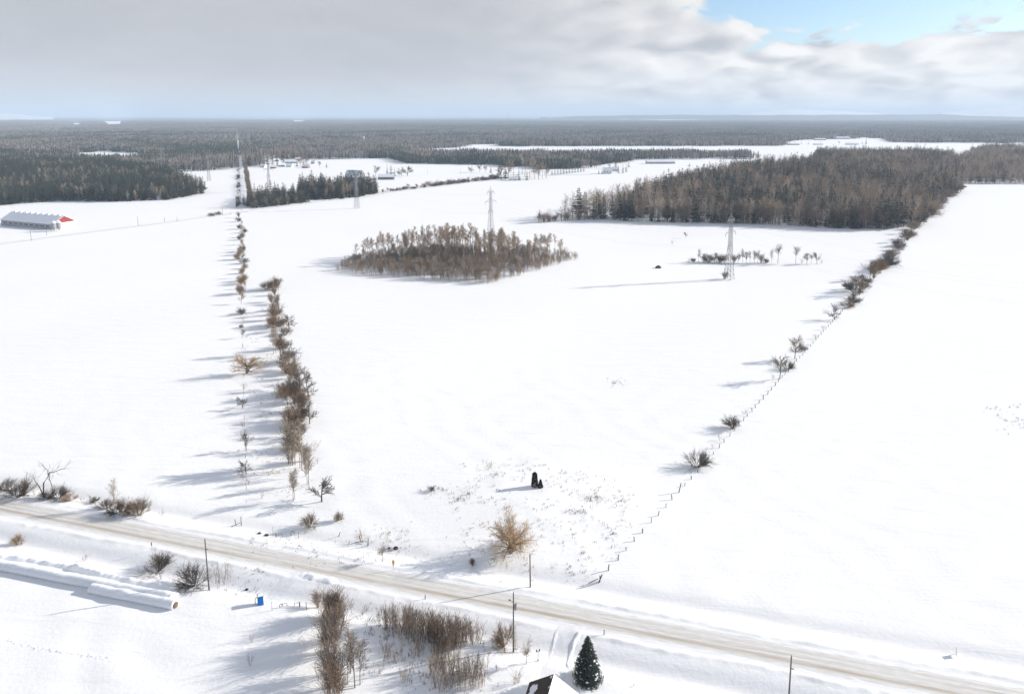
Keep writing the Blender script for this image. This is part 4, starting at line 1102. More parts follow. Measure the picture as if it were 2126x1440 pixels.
wood_post(703, 1113, 10, 'leaning wooden stake in the ditch between shrubs and sapling', (0, .35))
wood_post(883, 1247, 9, 'small dark marker post on the road shoulder above the thicket')
wood_post(1254, 1322, 11, 'small dark mailbox post on the road shoulder above the spruce')
def rail(p, q, label, rad=.06):
    a_, b_ = G(*p), G(*q)
    m = MB(); m.tube(np.array([[*a_, ground_z(*a_) + .35], [*b_, ground_z(*b_) + .12]]), rad, 6)
    tag(m.build('fallen_rail', WOODPOST), label, 'rail')
rail((500, 1084), (480, 1090), 'fallen fence rail beside the upright hedgerow post')
rail((762, 1126), (736, 1124), 'broken rail lying at the foot of the sparse sapling')
rail((1242, 1206), (1222, 1211), 'slanting brace rail of the thick corner fence post', .07)
# posts of the thin hedgerow fence
for i in range(16):
    py = 700 + i * 21 + (i % 3) * 3
    wood_post(503 + (py - 700) * .027, py, 10 + (i % 4), '%s thin fence post counted from far to near in the outer hedgerow' % ordn(i + 1), (0, .03 * ((i % 3) - 1)), .06)

# ------------------------------------------------------------------ conifers of the foreground
def needle_spruce(px, py, h):
    x, y = G(px, py); H_ = hpx(px, py, h); R = H_ * .325
    e = tag(empty('spruce_tree', (x, y, ground_z(x, y))), 'large dark snow dusted spruce standing beside the driveway', 'tree')
    r = np.random.default_rng(91)
    MB().tube(np.array([[0, 0, -.2], [0, 0, H_ * .6], [0, 0, H_ * .98]]), [.2, .12, .02], 7, False).build('trunk', BARK_D, e)
    b, sn = MB(), MB()
    nl = 24
    for k in range(nl):
        t = (k + .3) / nl; z = H_ * (.02 + .96 * t)
        rad = R * ((1 - t) ** .72 * (1 if t > .08 else .86)) + .06
        nf = int(9 + 15 * (1 - t)); off = r.random() * 6.28
        for j in range(nf):
            an = off + 6.283 * (j + .5 * r.random()) / nf; L = rad * r.uniform(.80, 1.14)
            c, s = math.cos(an), math.sin(an); out = np.array([c, s, 0]); sd = np.array([-s, c, 0])
            nseg = 5
            P = [np.array([0, 0, z]) + out * L * q - np.array([0, 0, L * (.34 * q - .16 * q ** 3)]) for q in np.linspace(0.1, 1, nseg)]
            for q in range(1, nseg):
                wd = (.30 * L * (1 - .6 * q / nseg) + .06)
                for sg in (-1, 1):                       # side sprays of the bough
                    for rep in range(2):
                        base = P[q - 1] + (P[q] - P[q - 1]) * (.25 + .5 * rep)
                        tip = base + sd * sg * wd * r.uniform(.6, 1.2) + out * wd * r.uniform(.2, .8) - np.array([0, 0, wd * r.uniform(.05, .45)])
                        b.add([base + out * .09, base - out * .07, tip, base + [0, 0, .05]], [(0, 2, 3), (3, 2, 1), (0, 1, 2)])
                b.add([P[q - 1] + sd * .07, P[q - 1] - sd * .07, P[q], P[q - 1] + [0, 0, .07], P[q - 1] - [0, 0, .10]], [(0, 2, 3), (3, 2, 1), (0, 4, 2), (1, 2, 4)])
            if r.random() < .20 * (1 - .6 * t):                     # snow lying on the bough
                q = int(r.integers(2, nseg)); c0 = P[q - 1] * .45 + P[q] * .55 + [0, 0, .11]
                l, wd = L * r.uniform(.05, .10), L * r.uniform(.06, .15) + .03
                ring = [c0 + out * l * math.cos(g) + sd * wd * math.sin(g) - [0, 0, .05 + .05 * math.cos(g)] for g in np.linspace(0, 6.283, 8)[:-1]]
                sn.add([c0 + [0, 0, .05]] + ring, [(0, 1 + g, 1 + (g + 1) % 7) for g in range(7)])
    b.build('crown', SPRUCE, e); sn.build('lying_snow', SNOWCAP, e, True)
needle_spruce(1219, 1412, 91)
def blob_conifer(name, px, py, h, wd, m, label, col, snow, seed):
    x, y = G(px, py); H_ = hpx(px, py, h); R = wpx(px, py, wd) / 2
    e = tag(empty(name, (x, y, ground_z(x, y))), label, 'tree'); r = np.random.default_rng(seed)
    MB().tube(np.array([[0, 0, -.2], [0, 0, H_ * .8]]), [.1, .03], 6, False).build('trunk', BARK_D, e)
    b, sn = MB(), MB()
    for k in range(2600):
        t = r.random(); z = H_ * t; a_ = r.uniform(0, 6.283)
        rad = R * (col(t)) * r.uniform(.35, 1.0) ** .5
        p = np.array([rad * math.cos(a_), rad * math.sin(a_), z]); d = nrm(np.array([math.cos(a_) * .6, math.sin(a_) * .6, .8]) + r.normal(size=3) * .25)
        s_ = nrm(np.cross(d, r.normal(size=3))) * .07
        b.add([p - s_, p + s_, p + d * .30], [(0, 1, 2)])
        if snow and r.random() < .10:
            q = p + [0, 0, .1]; sn.add([q + [.14, 0, 0], q + [-.07, .12, 0], q + [-.07, -.12, 0], q + [0, 0, .06]], [(0, 1, 3), (1, 2, 3), (2, 0, 3)])
    b.build('crown', m, e)
    if snow: sn.build('lying_snow', SNOWCAP, e)
blob_conifer('cedar_tree', 1110, 1018, 28, 13, CEDAR, 'narrow dark cedar standing alone on the weedy rise', lambda t: 1.0 if t < .25 else 1.0 - .5 * (t - .25) if t < .9 else .62 - 5 * (t - .9), False, 92)
blob_conifer('young_spruce', 1122, 1021, 15, 10, SPRUCE, 'tiny snow covered spruce beside the narrow dark cedar', lambda t: 1.05 - t, True, 93)

# crooked dead tree in the western thicket
def crooked():
    x, y = G(95, 1034); k = hpx(95, 1034, 1)
    e = tag(empty('dead_tree', (x, y, ground_z(x, y))), 'crooked dead tree arching over the thicket beside the road', 'tree')
    c = lambda pts: np.array([[(a - 95) * k, .25 * math.sin(i * 2.1), (1034 - b) * k] for i, (a, b) in enumerate(pts)])
    r = np.random.default_rng(95)
    main = c([(92, 1036), (91, 1020), (95, 1003), (104, 990), (106, 983), (116, 981), (128, 976), (138, 975)])
    fork = c([(104, 990), (103, 978), (99, 970), (96, 966)]); low = c([(90, 1028), (84, 1012), (79, 1000), (76, 990)]); rear = c([(110, 1030), (108, 1010), (107, 994), (108, 984)])
    m = MB(); m.tube(main, [.22, .2, .17, .14, .12, .1, .07, .04], 6); m.tube(fork, [.1, .07, .05, .03], 5); m.tube(low, [.16, .12, .08, .04], 5); m.tube(rear, [.12, .1, .08, .05], 5)
    m.build('trunk', BARK_D, e)
    tw = children(r, [main[3:], fork, low, rear[1:]], 7, .2, 1, (25, 70), .5, .05, .15, 3); t2 = children(r, tw, 4, .2, 1, (25, 60), .5, .02, .1, 2)
    m = MB(); tubes(m, tw, .03, .015, 3); tubes(m, t2, .016, .01, 3); m.build('crown', BARK_B, e)
crooked()

# ------------------------------------------------------------------ weeds poking through the snow
def weeds(name, poly, n, m, hs, label, seed, clump=3):
    r = np.random.default_rng(seed); b = MB()
    cen = scatter_px(poly, max(3, n // 6), r)
    for x, y in [cen[int(len(cen) * r.random() ** 1.8)] + r.normal(size=2) * r.uniform(.3, 2.6) for _ in range(n)]:
        z = ground_z(x, y)
        kk = int(r.integers(1, clump * 2)); sc = r.uniform(*hs)
        for k in range(kk):
            q = np.array([x, y, z - .05]) + np.array([r.normal() * .22, r.normal() * .22, 0])
            d = nrm(np.array([r.normal() * .35, r.normal() * .35, 1])) * sc * r.uniform(.5, 1.2)
            s_ = np.array([.028, .015 * r.normal(), 0])
            b.add([q - s_, q + s_, q + d * .6 + s_ * 1.6, q + d], [(0, 1, 2), (0, 2, 3)])
    o = b.build(name, m); o['kind'] = 'stuff'; o['label'] = label; o['category'] = 'weeds'
RISE = [(905, 1000), (960, 968), (1060, 955), (1190, 968), (1290, 1010), (1340, 1050), (1315, 1110), (1260, 1190), (1180, 1210), (1040, 1185), (930, 1090), (880, 1040)]
weeds('dry_weeds', RISE, 620, DRYGRASS, (.3, .8), 'dry tan weeds poking through snow on the rise around the cedar', 101)
weeds('dark_weeds', RISE, 210, DARKWEED, (.4, .9), 'dark weed stalks scattered over the snowy rise', 102, 4)
weeds('field_weeds', [(2060, 850), (2126, 806), (2160, 810), (2160, 880), (2080, 895)], 70, DARKWEED, (.4, .9), 'weed patch in the east field at the picture edge', 103, 4)
weeds('roadside_weeds', [(480, 1120), (640, 1150), (870, 1195), (990, 1218), (985, 1214), (800, 1176), (640, 1138), (480, 1112)], 130, DARKWEED, (.3, .6), 'thin weeds along the snow bank of the road', 104)
weeds('ditch_weeds', [(660, 1110), (760, 1095), (860, 1120), (900, 1160), (780, 1150), (690, 1130)], 120, DRYGRASS, (.3, .8), 'sparse weeds in the field corner by the yellow sign', 105)
weeds('hedge_weeds', [(500, 700), (560, 690), (620, 980), (640, 1080), (480, 1080), (505, 900)], 260, DRYGRASS, (.3, .9), 'weeds between the two long hedgerows', 106)
weeds('yard_weeds', [(770, 1255), (1040, 1310), (1030, 1440), (770, 1440), (720, 1300)], 260, DARKWEED, (.4, 1.2), 'thin stalks in the snow around the sapling thicket', 107)
weeds('mid_weeds', [(1270, 797), (1285, 791), (1302, 796), (1288, 799)], 30, DARKWEED, (.4, .7), 'lonely tuft of dead grass in the middle of the open field', 108)
weeds('track_weeds', [(470, 1200), (540, 1180), (560, 1215), (500, 1235)], 60, DARKWEED, (.2, .5), 'weeds beside the track to the blue cabinet', 109)

# ------------------------------------------------------------------ dark stones
def stone(px, py, wd, label, seed):
    x, y = G(px, py); s_ = wpx(px, py, wd) / 2; r = np.random.default_rng(seed)
    V, Fs = [], []
    for i in range(5):
        for j in range(8):
            th, ph = math.pi * i / 8, 2 * math.pi * j / 8
            q = 1 + r.normal() * .12
            V.append((s_ * q * math.sin(th + .05) * math.cos(ph), s_ * .7 * q * math.sin(th + .05) * math.sin(ph), s_ * .75 * q * math.cos(th)))
    for i in range(4):
        for j in range(8): Fs.append((i * 8 + j, (i + 1) * 8 + j, (i + 1) * 8 + (j + 1) % 8, i * 8 + (j + 1) % 8))
    Fs.append(tuple(range(8)))
    tag(MB().add(V, Fs).build('stone', STONE, None, False, (x, y, ground_z(x, y))), label, 'stone')
stone(822, 1138, 12, 'wide dark stone behind the vase shaped roadside tree', 1)
stone(808, 1137, 7, 'small dark stone beside the wide one near the yellow sign', 2)
stone(538, 1106, 9, 'dark snow capped stone left of the pipe fittings north of the road', 3)
stone(553, 1111, 10, 'dark stone nearest the pipe fittings north of the road', 4)
stone(1366, 556, 14, 'long dark stone lying in the field near the tall tower', 5)
stone(512, 1217, 8, 'dark lump in the snow left of the blue cabinet track', 6)

# ------------------------------------------------------------------ pipeline valve yard by the road
def kiosk():
    x, y = G(541, 1253)
    e = tag(empty('equipment_cabinet', (x, y, ground_z(x, y)), math.radians(22), (.72, .72, .86)), 'tall blue steel cabinet standing in the snow below the road', 'cabinet')
    MB().box(-.8, .8, -.75, .75, .05, 2.35).build('body', BLUE, e)
    MB().box(-.88, .88, -.83, .83, 2.352, 2.45).build('roof', BLUE_D, e)
    MB().box(-.84, .84, -.79, .79, -.2, .048).build('base', BLUE_D, e)
    d = MB().box(-.60, .30, -.79, -.752, .2, 2.15).build('door', BLUE, e)
    MB().box(.18, .24, -.83, -.792, 1.0, 1.25).build('handle', DARKMETAL, d)
    MB().tube(np.array([[-.3, .2, 2.45], [-.3, .2, 2.95]]), .05, 6).build('vent_stack', STEEL, e)
    MB().add([(-.8, -.75, 2.46), (.8, -.75, 2.46), (.8, .75, 2.46), (-.8, .75, 2.46), (-.6, -.5, 2.56), (.6, -.5, 2.56), (.6, .5, 2.56), (-.6, .5, 2.56)], [(0, 1, 5, 4), (1, 2, 6, 5), (2, 3, 7, 6), (3, 0, 4, 7), (4, 5, 6, 7)]).build('lying_snow', SNOWCAP, e)
kiosk()
def gooseneck(px, py, h, label, m, r_=.06):
    x, y = G(px, py); H_ = hpx(px, py, h); w_ = H_ * .35
    a_ = np.linspace(math.pi, -.35, 10)
    P = [(0, 0, -.2), (0, 0, H_ - w_)] + [(w_ + w_ * math.cos(t), 0, H_ - w_ + w_ * math.sin(t)) for t in a_[1:]]
    o = MB().tube(np.array(P), r_, 7).build('vent_pipe', m, None, True, (x, y, ground_z(x, y)))
    tag(o, label, 'pipe')
gooseneck(530, 1252, 13, 'dark gooseneck vent pipe hugging the blue cabinet', BLUE_D, .08)
gooseneck(581, 1261, 8, 'dark hooked pipe between the yard posts east of the blue cabinet', DARKMETAL)
gooseneck(604, 1108, 9, 'dark hooked pipe north of the road below the round tan shrub', DARKMETAL)
def bollard(px, py, h, label, m, r_=.07):
    x, y = G(px, py); H_ = hpx(px, py, h)
    b = MB(); b.tube(np.array([[0, 0, -.2], [0, 0, H_ - .12], [0, 0, H_ - .1], [0, 0, H_]]), [r_, r_, r_ * 1.5, r_ * 1.2], 8)
    tag(b.build('marker_post', m, None, False, (x, y, ground_z(x, y))), label, 'post')
bollard(565, 1269, 18, 'slim grey post in front of the blue cabinet yard', STEEL, .05)
bollard(636, 1264, 16, 'dark post with cap between the yard pipes and the tall hedge', DARKMETAL)
bollard(622, 1254, 9, 'short dark valve post beside the tall hedge', DARKMETAL, .1)
bollard(567, 1109, 18, 'thin grey marker post north of the road', STEEL, .05)
bollard(573, 1113, 7, 'short dark valve post north of the road', DARKMETAL, .09)
bollard(620, 1113, 12, 'pale marker post closest to the round tan shrub', STEEL, .09)
bollard(517, 1252, 9, 'thin stake left of the blue cabinet', STEEL, .03)
def bar(p, q, z, label, m=DARKMETAL, rad=.04):
    a_, b_ = G(*p), G(*q)
    MBo = MB().tube(np.array([[*a_, ground_z(*a_) + z], [*b_, ground_z(*b_) + z]]), rad, 6)
    MBo.tube(np.array([[*a_, ground_z(*a_) - .2], [*a_, ground_z(*a_) + z]]), rad, 6); MBo.tube(np.array([[*b_, ground_z(*b_) - .2], [*b_, ground_z(*b_) + z]]), rad, 6)
    tag(MBo.build('pipe_rail', m), label, 'rail')
bar((585, 1257), (596, 1254), .6, 'low pipe rail in the yard east of the blue cabinet')
bar((611, 1254), (621, 1251), .7, 'low pipe rail next to the short valve post by the hedge')
bar((577, 1111), (586, 1110), .5, 'low pipe rail north of the road by the marker posts')

# ------------------------------------------------------------------ signs, lamp, mail box
def yellow_sign():
    x, y = G(817, 1187); H_ = hpx(817, 1187, 21)
    e = tag(empty('road_sign', (x, y, ground_z(x, y)), math.radians(10)), 'narrow yellow road marker sign on a post at the road edge', 'sign')
    MB().tube(np.array([[0, 0, -.3], [0, 0, H_ * .98]]), .04, 6).build('post', STEEL, e)
    MB().box(-.24, .24, -.06, -.04, H_ * .62, H_).build('panel', YELLOW, e)
    MB().box(-.14, .14, -.06, -.042, H_ * .42, H_ * .60).build('lower_panel', YELLOW, e)
yellow_sign()
def marker():
    x, y = G(316, 1146); H_ = hpx(316, 1146, 18)
    e = tag(empty('delineator_post', (x, y, ground_z(x, y))), 'small roadside marker with orange face above the dense shrub', 'sign')
    MB().tube(np.array([[0, 0, -.3], [0, 0, H_]]), .035, 6).build('post', STEEL, e)
    MB().box(-.13, .13, -.06, -.036, H_ * .6, H_).build('panel', ORANGE, e)
marker()
def lamp_post():
    x, y = G(1117, 1373); H_ = hpx(1117, 1373, 24)
    e = tag(empty('lamp_post', (x, y, ground_z(x, y)), .3), 'black garden lamp post with two lanterns beside the driveway', 'lamp')
    MB().tube(np.array([[0, 0, -.2], [0, 0, .3], [0, 0, .32], [0, 0, H_ * .86]]), [.1, .1, .05, .04], 8).build('post', DARKMETAL, e)
    MB().tube(np.array([[-.28, 0, H_ * .8], [0, 0, H_ * .86], [.28, 0, H_ * .8]]), .03, 6).build('arm', DARKMETAL, e)
    for s_ in (-1, 1):
        m = MB(); m.tube(np.array([[s_ * .28, 0, H_ * .8], [s_ * .28, 0, H_ * .84], [s_ * .28, 0, H_ * .97], [s_ * .28, 0, H_ * 1.03]]), [.05, .10, .13, .02], 6)
        m.build('lantern', DARKMETAL, e)
lamp_post()
def sale_sign():
    x, y = G(1986, 1357)
    e = tag(empty('sign_board', (x, y, ground_z(x, y)), math.radians(57)), 'white sign board seen edge-on in the east field by the road', 'sign')
    MB().box(-.7, .7, -.03, .03, .5, 1.5).build('panel', WHITEPAINT, e)
    for s_ in (-.6, .6): MB().box(s_ - .04, s_ + .04, .032, .10, -.3, 1.55).build('post', WHITEPAINT, e)
sale_sign()

# ------------------------------------------------------------------ silage tubes
def silage(name, p, q, rad, label, seed, open_end):
    a_, b_ = np.array(G(*p)), np.array(G(*q)); L = np.linalg.norm(b_ - a_)
    e = tag(empty(name, (*b_, ground_z(*b_)), math.atan2(*(a_ - b_)[::-1])), label, 'silage tube'); r = np.random.default_rng(seed)
    n, k = int(L / .3), 16
    V = []
    for i in range(n + 1):
        s = L * i / n
        bul = 1 + .075 * abs(math.sin(math.pi * s / 1.35)) + r.normal() * .006
        zz = ground_z(*(b_ + (a_ - b_) * s / L)) - ground_z(*b_)
        for j in range(k):
            an = 2 * math.pi * j / k
            V.append((s, rad * bul * 1.06 * math.cos(an), zz + rad * .62 + rad * bul * .92 * math.sin(an)))
    Fs = [(i * k + j, i * k + (j + 1) % k, (i + 1) * k + (j + 1) % k, (i + 1) * k + j) for i in range(n) for j in range(k)]
    Fs.append(tuple(n * k + j for j in range(k)))
    Fs.append(tuple(range(k))[::-1])
    MB().add(V, Fs).build('wrap', PLASTIC, e, True)
    V = []; n2 = int(L / .4)                                   # snow lying along the top
    lump = np.convolve(r.normal(size=n2 + 7), np.ones(7) / 3, 'valid')
    for i in range(n2 + 1):
        s = .2 + (L - .4) * i / n2; zz = ground_z(*(b_ + (a_ - b_) * s / L)) - ground_z(*b_)
        for j in range(7):
            t = j / 6 * 2 - 1; an = math.pi / 2 - t * (.75 + .1 * lump[i])
            rr = rad * 1.03 + (.16 + .10 * lump[i]) * (1 - t * t) - .02
            V.append((s, rr * 1.06 * math.cos(an), zz + rad * .62 + rr * .96 * math.sin(an)))
    MB().add(V, [(i * 7 + j, i * 7 + j + 1, (i + 1) * 7 + j + 1, (i + 1) * 7 + j) for i in range(n2) for j in range(6)]).build('lying_snow', SNOWCAP, e, True)
    if open_end:
        m = MB(); m.tube(np.array([[-.35, 0, rad * .62], [-.28, 0, rad * .62], [.4, 0, rad * .62]]), [rad * .40, rad * .62, rad * .66], 16)
        m.build('exposed_bale', HAY, e)
silage('silage_tube', (-90, 1160), (360, 1246), 1.0, 'very long white silage tube reaching in from the picture edge', 1, False)
silage('silage_tube', (190, 1224), (364, 1260), .95, 'shorter white silage tube with a brown bale at its open end', 2, True)

# footprints and vehicle tracks in the yard: pits with raised rims
r = np.random.default_rng(111)
b = MB()
for i in range(64):
    t = i / 63; px_, py_ = 20 + 200 * t, 1326 + 44 * t + 4 * math.sin(t * 5)
    x, y = G(px_ + r.normal() * 3.5, py_ + r.normal() * 1.6); z = ground_z(x, y)
    R_ = r.uniform(.2, .42)
    V = [(x, y, z + r.uniform(.05, .2))]
    for j in range(8): V.append((x + R_ * 1.5 * math.cos(j * .785) * r.uniform(.8, 1.2), y + R_ * math.sin(j * .785) * r.uniform(.8, 1.2), z - .03))
    b.add(V, [(0, 1 + j, 1 + (j + 1) % 8) for j in range(8)])
o = b.build('snow_clods', SNOWCAP, None, True); o['kind'] = 'stuff'; o['label'] = 'line of broken snow clods crossing the yard'; o['category'] = 'snow'

# ------------------------------------------------------------------ buildings
def gable(name, x, y, L, D, wall, ridge_, rot, wm, label, roof_mats=(SNOWCAP, SNOWCAP), gm=None, z=None, over=.35, doors=(), windows=(), cat='house', chimney=False, gambrel=False):
    """Ridge along local x. roof_mats: cover of the -y and +y slope. doors / windows: (face, centre, width, z0, z1), face in '-y', '+y', '-x', '+x'."""
    e = tag(empty(name, (x, y, ground_z(x, y) if z is None else z), rot), label, cat)
    hx, hy, t = L / 2, D / 2, .02
    MB().box(-hx, hx, -hy, hy, -.5, wall).build('wall', wm, e)
    for s in (-1, 1):
        g = MB(); prof = [(-hy, wall), (hy, wall), (0, ridge_)] if not gambrel else [(-hy, wall), (hy, wall), (hy * .62, wall + (ridge_ - wall) * .62), (0, ridge_), (-hy * .62, wall + (ridge_ - wall) * .62)]
        k = len(prof)
        V = [(s * hx, a_, b_ + .002) for a_, b_ in prof] + [(s * (hx - .2), a_, b_ + .002) for a_, b_ in prof]
        g.add(V, [tuple(range(k)), tuple(range(2 * k - 1, k - 1, -1))] + [(i, (i + 1) % k, k + (i + 1) % k, k + i) for i in range(k)])
        g.build('gable_wall', gm or wm, e)
    for s, rm in ((-1, roof_mats[0]), (1, roof_mats[1])):
        sl = (ridge_ - wall) / hy
        pr = [(s * (hy + over), wall - over * sl), (0, ridge_)] if not gambrel else [(s * (hy + over * .5), wall - over), (s * hy * .62, wall + (ridge_ - wall) * .62), (0, ridge_)]
        V, n = [], len(pr)
        for xx in (-hx - over, hx + over):
            for a_, b_ in pr: V.append((xx, a_, b_ + .03))
            for a_, b_ in pr: V.append((xx, a_, b_ + .28))
        Fs = []
        for i in range(n - 1):
            Fs += [(i, i + 1, 2 * n + i + 1, 2 * n + i), (n + i, 3 * n + i, 3 * n + i + 1, n + i + 1), (i, n + i, n + i + 1, i + 1), (2 * n + i, 2 * n + i + 1, 3 * n + i + 1, 3 * n + i)]
        Fs += [(0, 2 * n, 3 * n, n), (n - 1, 2 * n - 1, 4 * n - 1, 3 * n - 1)]
        MB().add(V, Fs).build('roof', rm, e)
    def panel(nm, face, c, wd, z0, z1, m, out=.05):
        if face[1] == 'y':
            s = -1 if face[0] == '-' else 1; lo, hi = sorted((s * (hy + .003), s * (hy + out))); bx = MB().box(c - wd / 2, c + wd / 2, lo, hi, z0, z1)
        else:
            s = -1 if face[0] == '-' else 1; lo, hi = sorted((s * (hx + .003), s * (hx + out))); bx = MB().box(lo, hi, c - wd / 2, c + wd / 2, z0, z1)
        return bx.build(nm, m, e)
    for d in doors: panel('door', *d[:5], d[5] if len(d) > 5 else DARKMETAL)
    for w_ in windows: panel('window', *w_[:5], GLASS)
    if chimney: MB().box(hx * .4, hx * .4 + .7, .5, 1.2, ridge_ - 1.2, ridge_ + 1.0).build('chimney', BRICK, e)
    return e

# house under the bottom edge: brown slope with snow patches west, white slope east
ax, ay = G(1150, 1402, 5.7)
hd = math.radians(74)                                          # ridge runs away from the camera
Lh = 13.0
hxc, hyc = ax - math.cos(hd) * (Lh / 2 + .35), ay - math.sin(hd) * (Lh / 2 + .35)
hz = ground_z(ax, ay)
e = gable('house', hxc, hyc, Lh, 7.8, 3.0, 5.4, hd, WHITEPAINT, 'house with brown shingle roof half covered in snow at the bottom edge', (SNOWCAP, SHINGLE), None, hz, .4,
      [('-y', 2, 1.0, 0, 2.1)], [('-y', -3, 1.4, 1, 2.2), ('+y', 0, 1.4, 1, 2.2), ('+x', 1.5, 1.3, 1, 2.2), ('+x', -1.5, 1.3, 1, 2.2)], 'house', False)
sl = 2.4 / 3.9
r = np.random.default_rng(121)
for k, (u0, u1, v0, v1) in enumerate([(3.4, 6.3, 2.3, 4.0), (6.1, 6.75, .1, .6), (.6, 2.6, 2.9, 4.1), (3.9, 4.5, .1, .35)]):
    n = 30; V = []
    for j in range(n):
        g = 2 * math.pi * j / n; q = r.uniform(.55, 1.05)
        u, v = (u0 + u1) / 2 + (u1 - u0) / 2 * q * math.cos(g), (v0 + v1) / 2 + (v1 - v0) / 2 * q * math.sin(g)
        V.append((u, v, 5.4 - v * sl + .285))
    c0 = ((u0 + u1) / 2, (v0 + v1) / 2, 5.4 - (v0 + v1) / 2 * sl + .36)
    MB().add(V + [c0], [(j, (j + 1) % n, n) for j in range(n)]).build('snow_patch', SNOWCAP, e, True)

# long barn with red gable and feed bins
c1, c2 = np.array(G(110, 478)), np.array(G(3, 468))
dv = nrm(c2 - c1); pv_ = np.array([-dv[1], dv[0]]); pv_ = pv_ if pv_[1] > 0 else -pv_
Lb, Db = np.linalg.norm(c2 - c1), 21.0
cc = (c1 + c2) / 2 + pv_ * Db / 2
rb_ = math.atan2(-dv[1], -dv[0])
e = gable('poultry_barn', cc[0], cc[1], Lb, Db, 5.4, 11.2, rb_, GREYSIDING, 'long low barn with snowy vented roof and red gable end', (SNOWCAP, SNOWCAP), REDSIDING, None, .6,
          [('+x', -6.5, .8, -.2, 5.2, SHINGLE), ('+x', 5.5, .8, -.2, 5.2, SHINGLE)], [('-y', -Lb / 2 + 6 + i * 7.2, 4.6, 2.2, 3.4) for i in range(int(Lb / 7.5))], 'barn')
MB().box(Lb / 2 + .01, Lb / 2 + .09, -Db / 2, Db / 2, -.3, 5.35).build('end_wall', WHITEPAINT, e)
for i in range(9):
    m = MB(); xx = -Lb / 2 + 5 + i * (Lb - 10) / 8
    m.box(xx - 1.3, xx + 1.3, -1.0, 1.0, 10.9, 12.0); m.add([(xx - 1.5, -1.2, 12.002), (xx + 1.5, -1.2, 12.002), (xx + 1.5, 1.2, 12.002), (xx - 1.5, 1.2, 12.002), (xx, 0, 12.7)], [(0, 1, 4), (1, 2, 4), (2, 3, 4), (3, 0, 4), (3, 2, 1, 0)])
    m.build('roof_vent', SNOWCAP, e)
def feed_bin(x, y, H_, R_, label):
    e = tag(empty('feed_bin', (x, y, ground_z(x, y))), label, 'silo')
    MB().tube(np.array([[0, 0, 2.6], [0, 0, H_ * .8]]), R_, 16).build('body', STEEL, e, False)
    MB().tube(np.array([[0, 0, H_ * .8 + .005], [0, 0, H_]]), [R_ * 1.03, .25], 16).build('roof', SNOWCAP, e)
    MB().tube(np.array([[0, 0, .9], [0, 0, 2.595]]), [.3, R_], 16).build('hopper', TARP, e)
    for j in range(4):
        a_ = .785 + j * 1.571; MB().tube(np.array([[R_ * .9 * math.cos(a_), R_ * .9 * math.sin(a_), -.2], [R_ * .9 * math.cos(a_), R_ * .9 * math.sin(a_), 2.58]]), .1, 5).build('leg', STEEL, e)
for k, (px_, py_, lab) in enumerate([(113, 481, 'grey feed bin at the barn corner, the one farther from the red gable'), (123, 480, 'grey feed bin touching the red gabled end of the barn')]):
    feed_bin(*G(px_, py_), 9.2, 2.1, lab)

def bld(px_, py_, L, D, wall, rdg, rot, wm, label, rm=(SNOWCAP, SNOWCAP), cat='house', gm=None, name='house', gambrel=False, rich=True):
    x, y = G(px_, py_); x, y = x, y + D / 2
    ws = [('-y', (-.3 + .3 * i) * L, min(1.4, L * .1), wall * .4, wall * .8) for i in range(3)] if rich else []
    return gable(name, x, y, L, D, wall, rdg, math.radians(rot), wm, label, rm, gm, None, .4, [('-y', L * .16, 1.1, -.1, 2.1)] if rich else [], ws, cat, rich and L < 20, gambrel)
bld(735, 378, 26, 16, 7.5, 17.5, -18, BARNWOOD, 'big dark gambrel barn rising behind the spruce block', (BARNROOF, SNOWCAP), 'barn', None, 'gambrel_barn', True, False)
bld(801, 373, 25, 9, 4.4, 8.4, 3, BARNWOOD, 'long dark farm shed with snow on its roof', (SNOWCAP, SNOWCAP), 'shed', None, 'farm_shed', False, False)
bld(757, 371, 6, 4, 2.4, 3.6, 0, TARP, 'small tan shed at the end of the gambrel barn', (SNOWCAP, SNOWCAP), 'shed', None, 'small_shed', False, False)
bld(776, 373, 8, 4, 1.8, 2.6, 8, BRICK, 'low red wagon shed between barn and farm shed', (SNOWCAP, SNOWCAP), 'shed', None, 'small_shed', False, False)
vill = [(545, 348, 11, 'hamlet house closest to the straight lane'), (566, 350, 10, 'hamlet house in front of two evergreens'), (583, 346, 12, 'hamlet house third from the straight lane'), (600, 347, 12, 'hamlet house just below the large white roof'), (634, 349, 13, 'white roofed house at the east end of the hamlet'), (604, 339, 24, 'large white roofed building in the hamlet'), (572, 335, 12, 'hamlet house beside the snowy side street'), (618, 333, 10, 'small house on the upper edge of the hamlet'), (650, 340, 8, 'small house in the trees east of the hamlet')]
for i, (px_, py_, L, lab) in enumerate(vill):
    bld(px_, py_, L, 8.5, 3.2, 6.6, [-12, 6, 20, -5][i % 4], [WHITEPAINT, BRICK, GREYSIDING][i % 3], lab)
bld(1066, 375, 14, 9, 3.2, 6.6, 4, WHITEPAINT, 'white house under evergreens at the back road corner')
bld(1262, 361, 15, 10, 6.0, 10.5, -6, WHITEPAINT, 'pale two storey farmhouse between evergreens in the far field')
bld(1372, 340, 60, 12, 4.0, 7.5, 2, GREYSIDING, 'long snow roofed barn in the far field', (SNOWCAP, SNOWCAP), 'barn', None, 'long_barn', False, False)
bld(1278, 356, 12, 8, 4.5, 8, -6, WHITEPAINT, 'smaller outbuilding joined to the pale farmhouse', cat='shed', name='outbuilding')
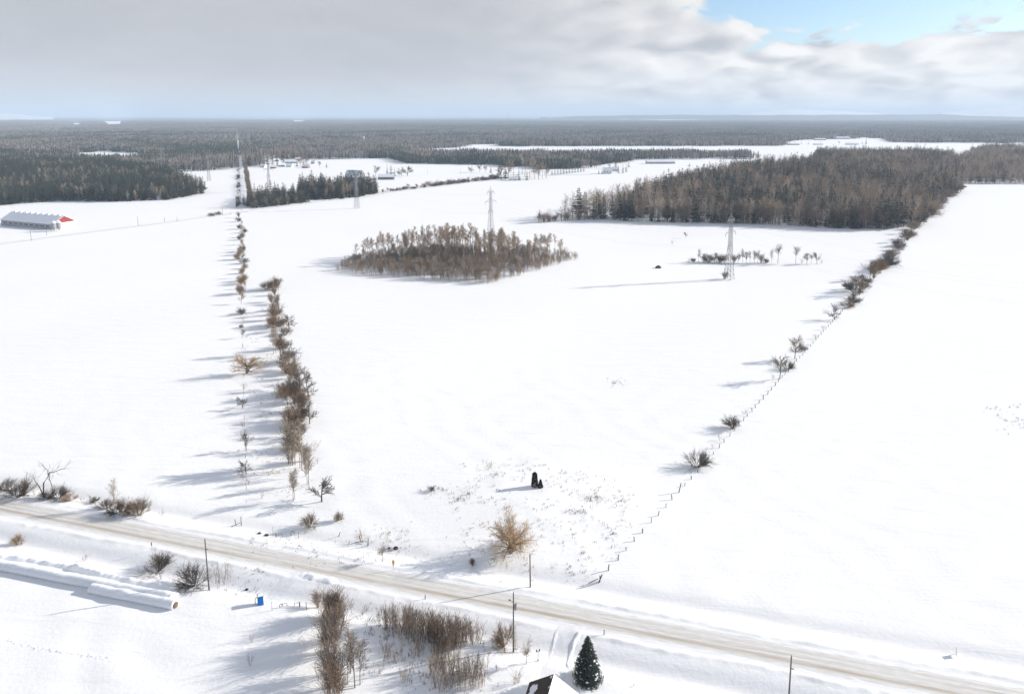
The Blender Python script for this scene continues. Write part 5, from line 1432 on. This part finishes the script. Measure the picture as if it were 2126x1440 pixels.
for px_, py_, L, h_, lab, wm in [(1648, 301, 40, 6, 'dark barn at the west end of the farthest farmstead', BARNWOOD), (1704, 291, 46, 7, 'brown barn above the farthest farmstead', BRICK), (1750, 289, 60, 10, 'blue grey barn at the top of the farthest farmstead', GREYSIDING), (1771, 301, 40, 8, 'white house at the east end of the farthest farmstead', WHITEPAINT), (1700, 301, 30, 6, 'low house in the middle of the farthest farmstead', WHITEPAINT),
        (758, 289, 90, 8, 'long white hall alone in the forest plain', WHITEPAINT), (510, 300, 22, 7, 'white house in the forest next to the straight lane', WHITEPAINT), (52, 329, 18, 6, 'white roofed house in the forest behind the pine wood, western one', WHITEPAINT), (68, 329, 20, 6, 'white roofed house in the forest behind the pine wood, eastern one', WHITEPAINT)]:
    bld(px_, py_, L, L * .35, h_ * .6, h_, 0, wm, lab, rich=False, cat='barn' if 'barn' in lab else 'house', name='barn' if 'barn' in lab else 'house')

# masts
for px_, py_, h_, lab in [(721, 292, 24, 'thin radio mast standing in the forest plain'), (1055, 262, 26, 'far radio mast just breaking the horizon')]:
    x, y = G(px_, py_); H_ = hpx(px_, py_, h_)
    m = MB(); wd = 1.0
    for s, t in ((-1, -1), (1, -1), (0, 1)): m.tube(np.array([[s * wd, t * wd, 0], [s * wd * .5, t * wd * .5, H_]]), .45, 4)
    tag(m.build('radio_mast', STEEL, None, False, (x, y, 0)), lab, 'mast')

# ------------------------------------------------------------------ air
HZ_TOP = 420.0
m = bpy.data.materials.new('haze'); m.use_nodes = True
t = m.node_tree; t.nodes.clear()
pvn = N(t, 'ShaderNodeVolumePrincipled')
pvn.inputs['Color'].default_value = (0.68, 0.83, 1.0, 1)
pvn.inputs['Density'].default_value = 8.2e-5
pvn.inputs['Anisotropy'].default_value = 0.0
mo = N(t, 'ShaderNodeOutputMaterial'); lk(t, pvn.outputs[0], mo.inputs['Volume'])
o = MB().box(-95000, 95000, -30000, 95000, -3, HZ_TOP).build('haze', m)
o['kind'] = 'stuff'; o['label'] = 'thin pale winter haze over the whole plain'; o['category'] = 'haze'
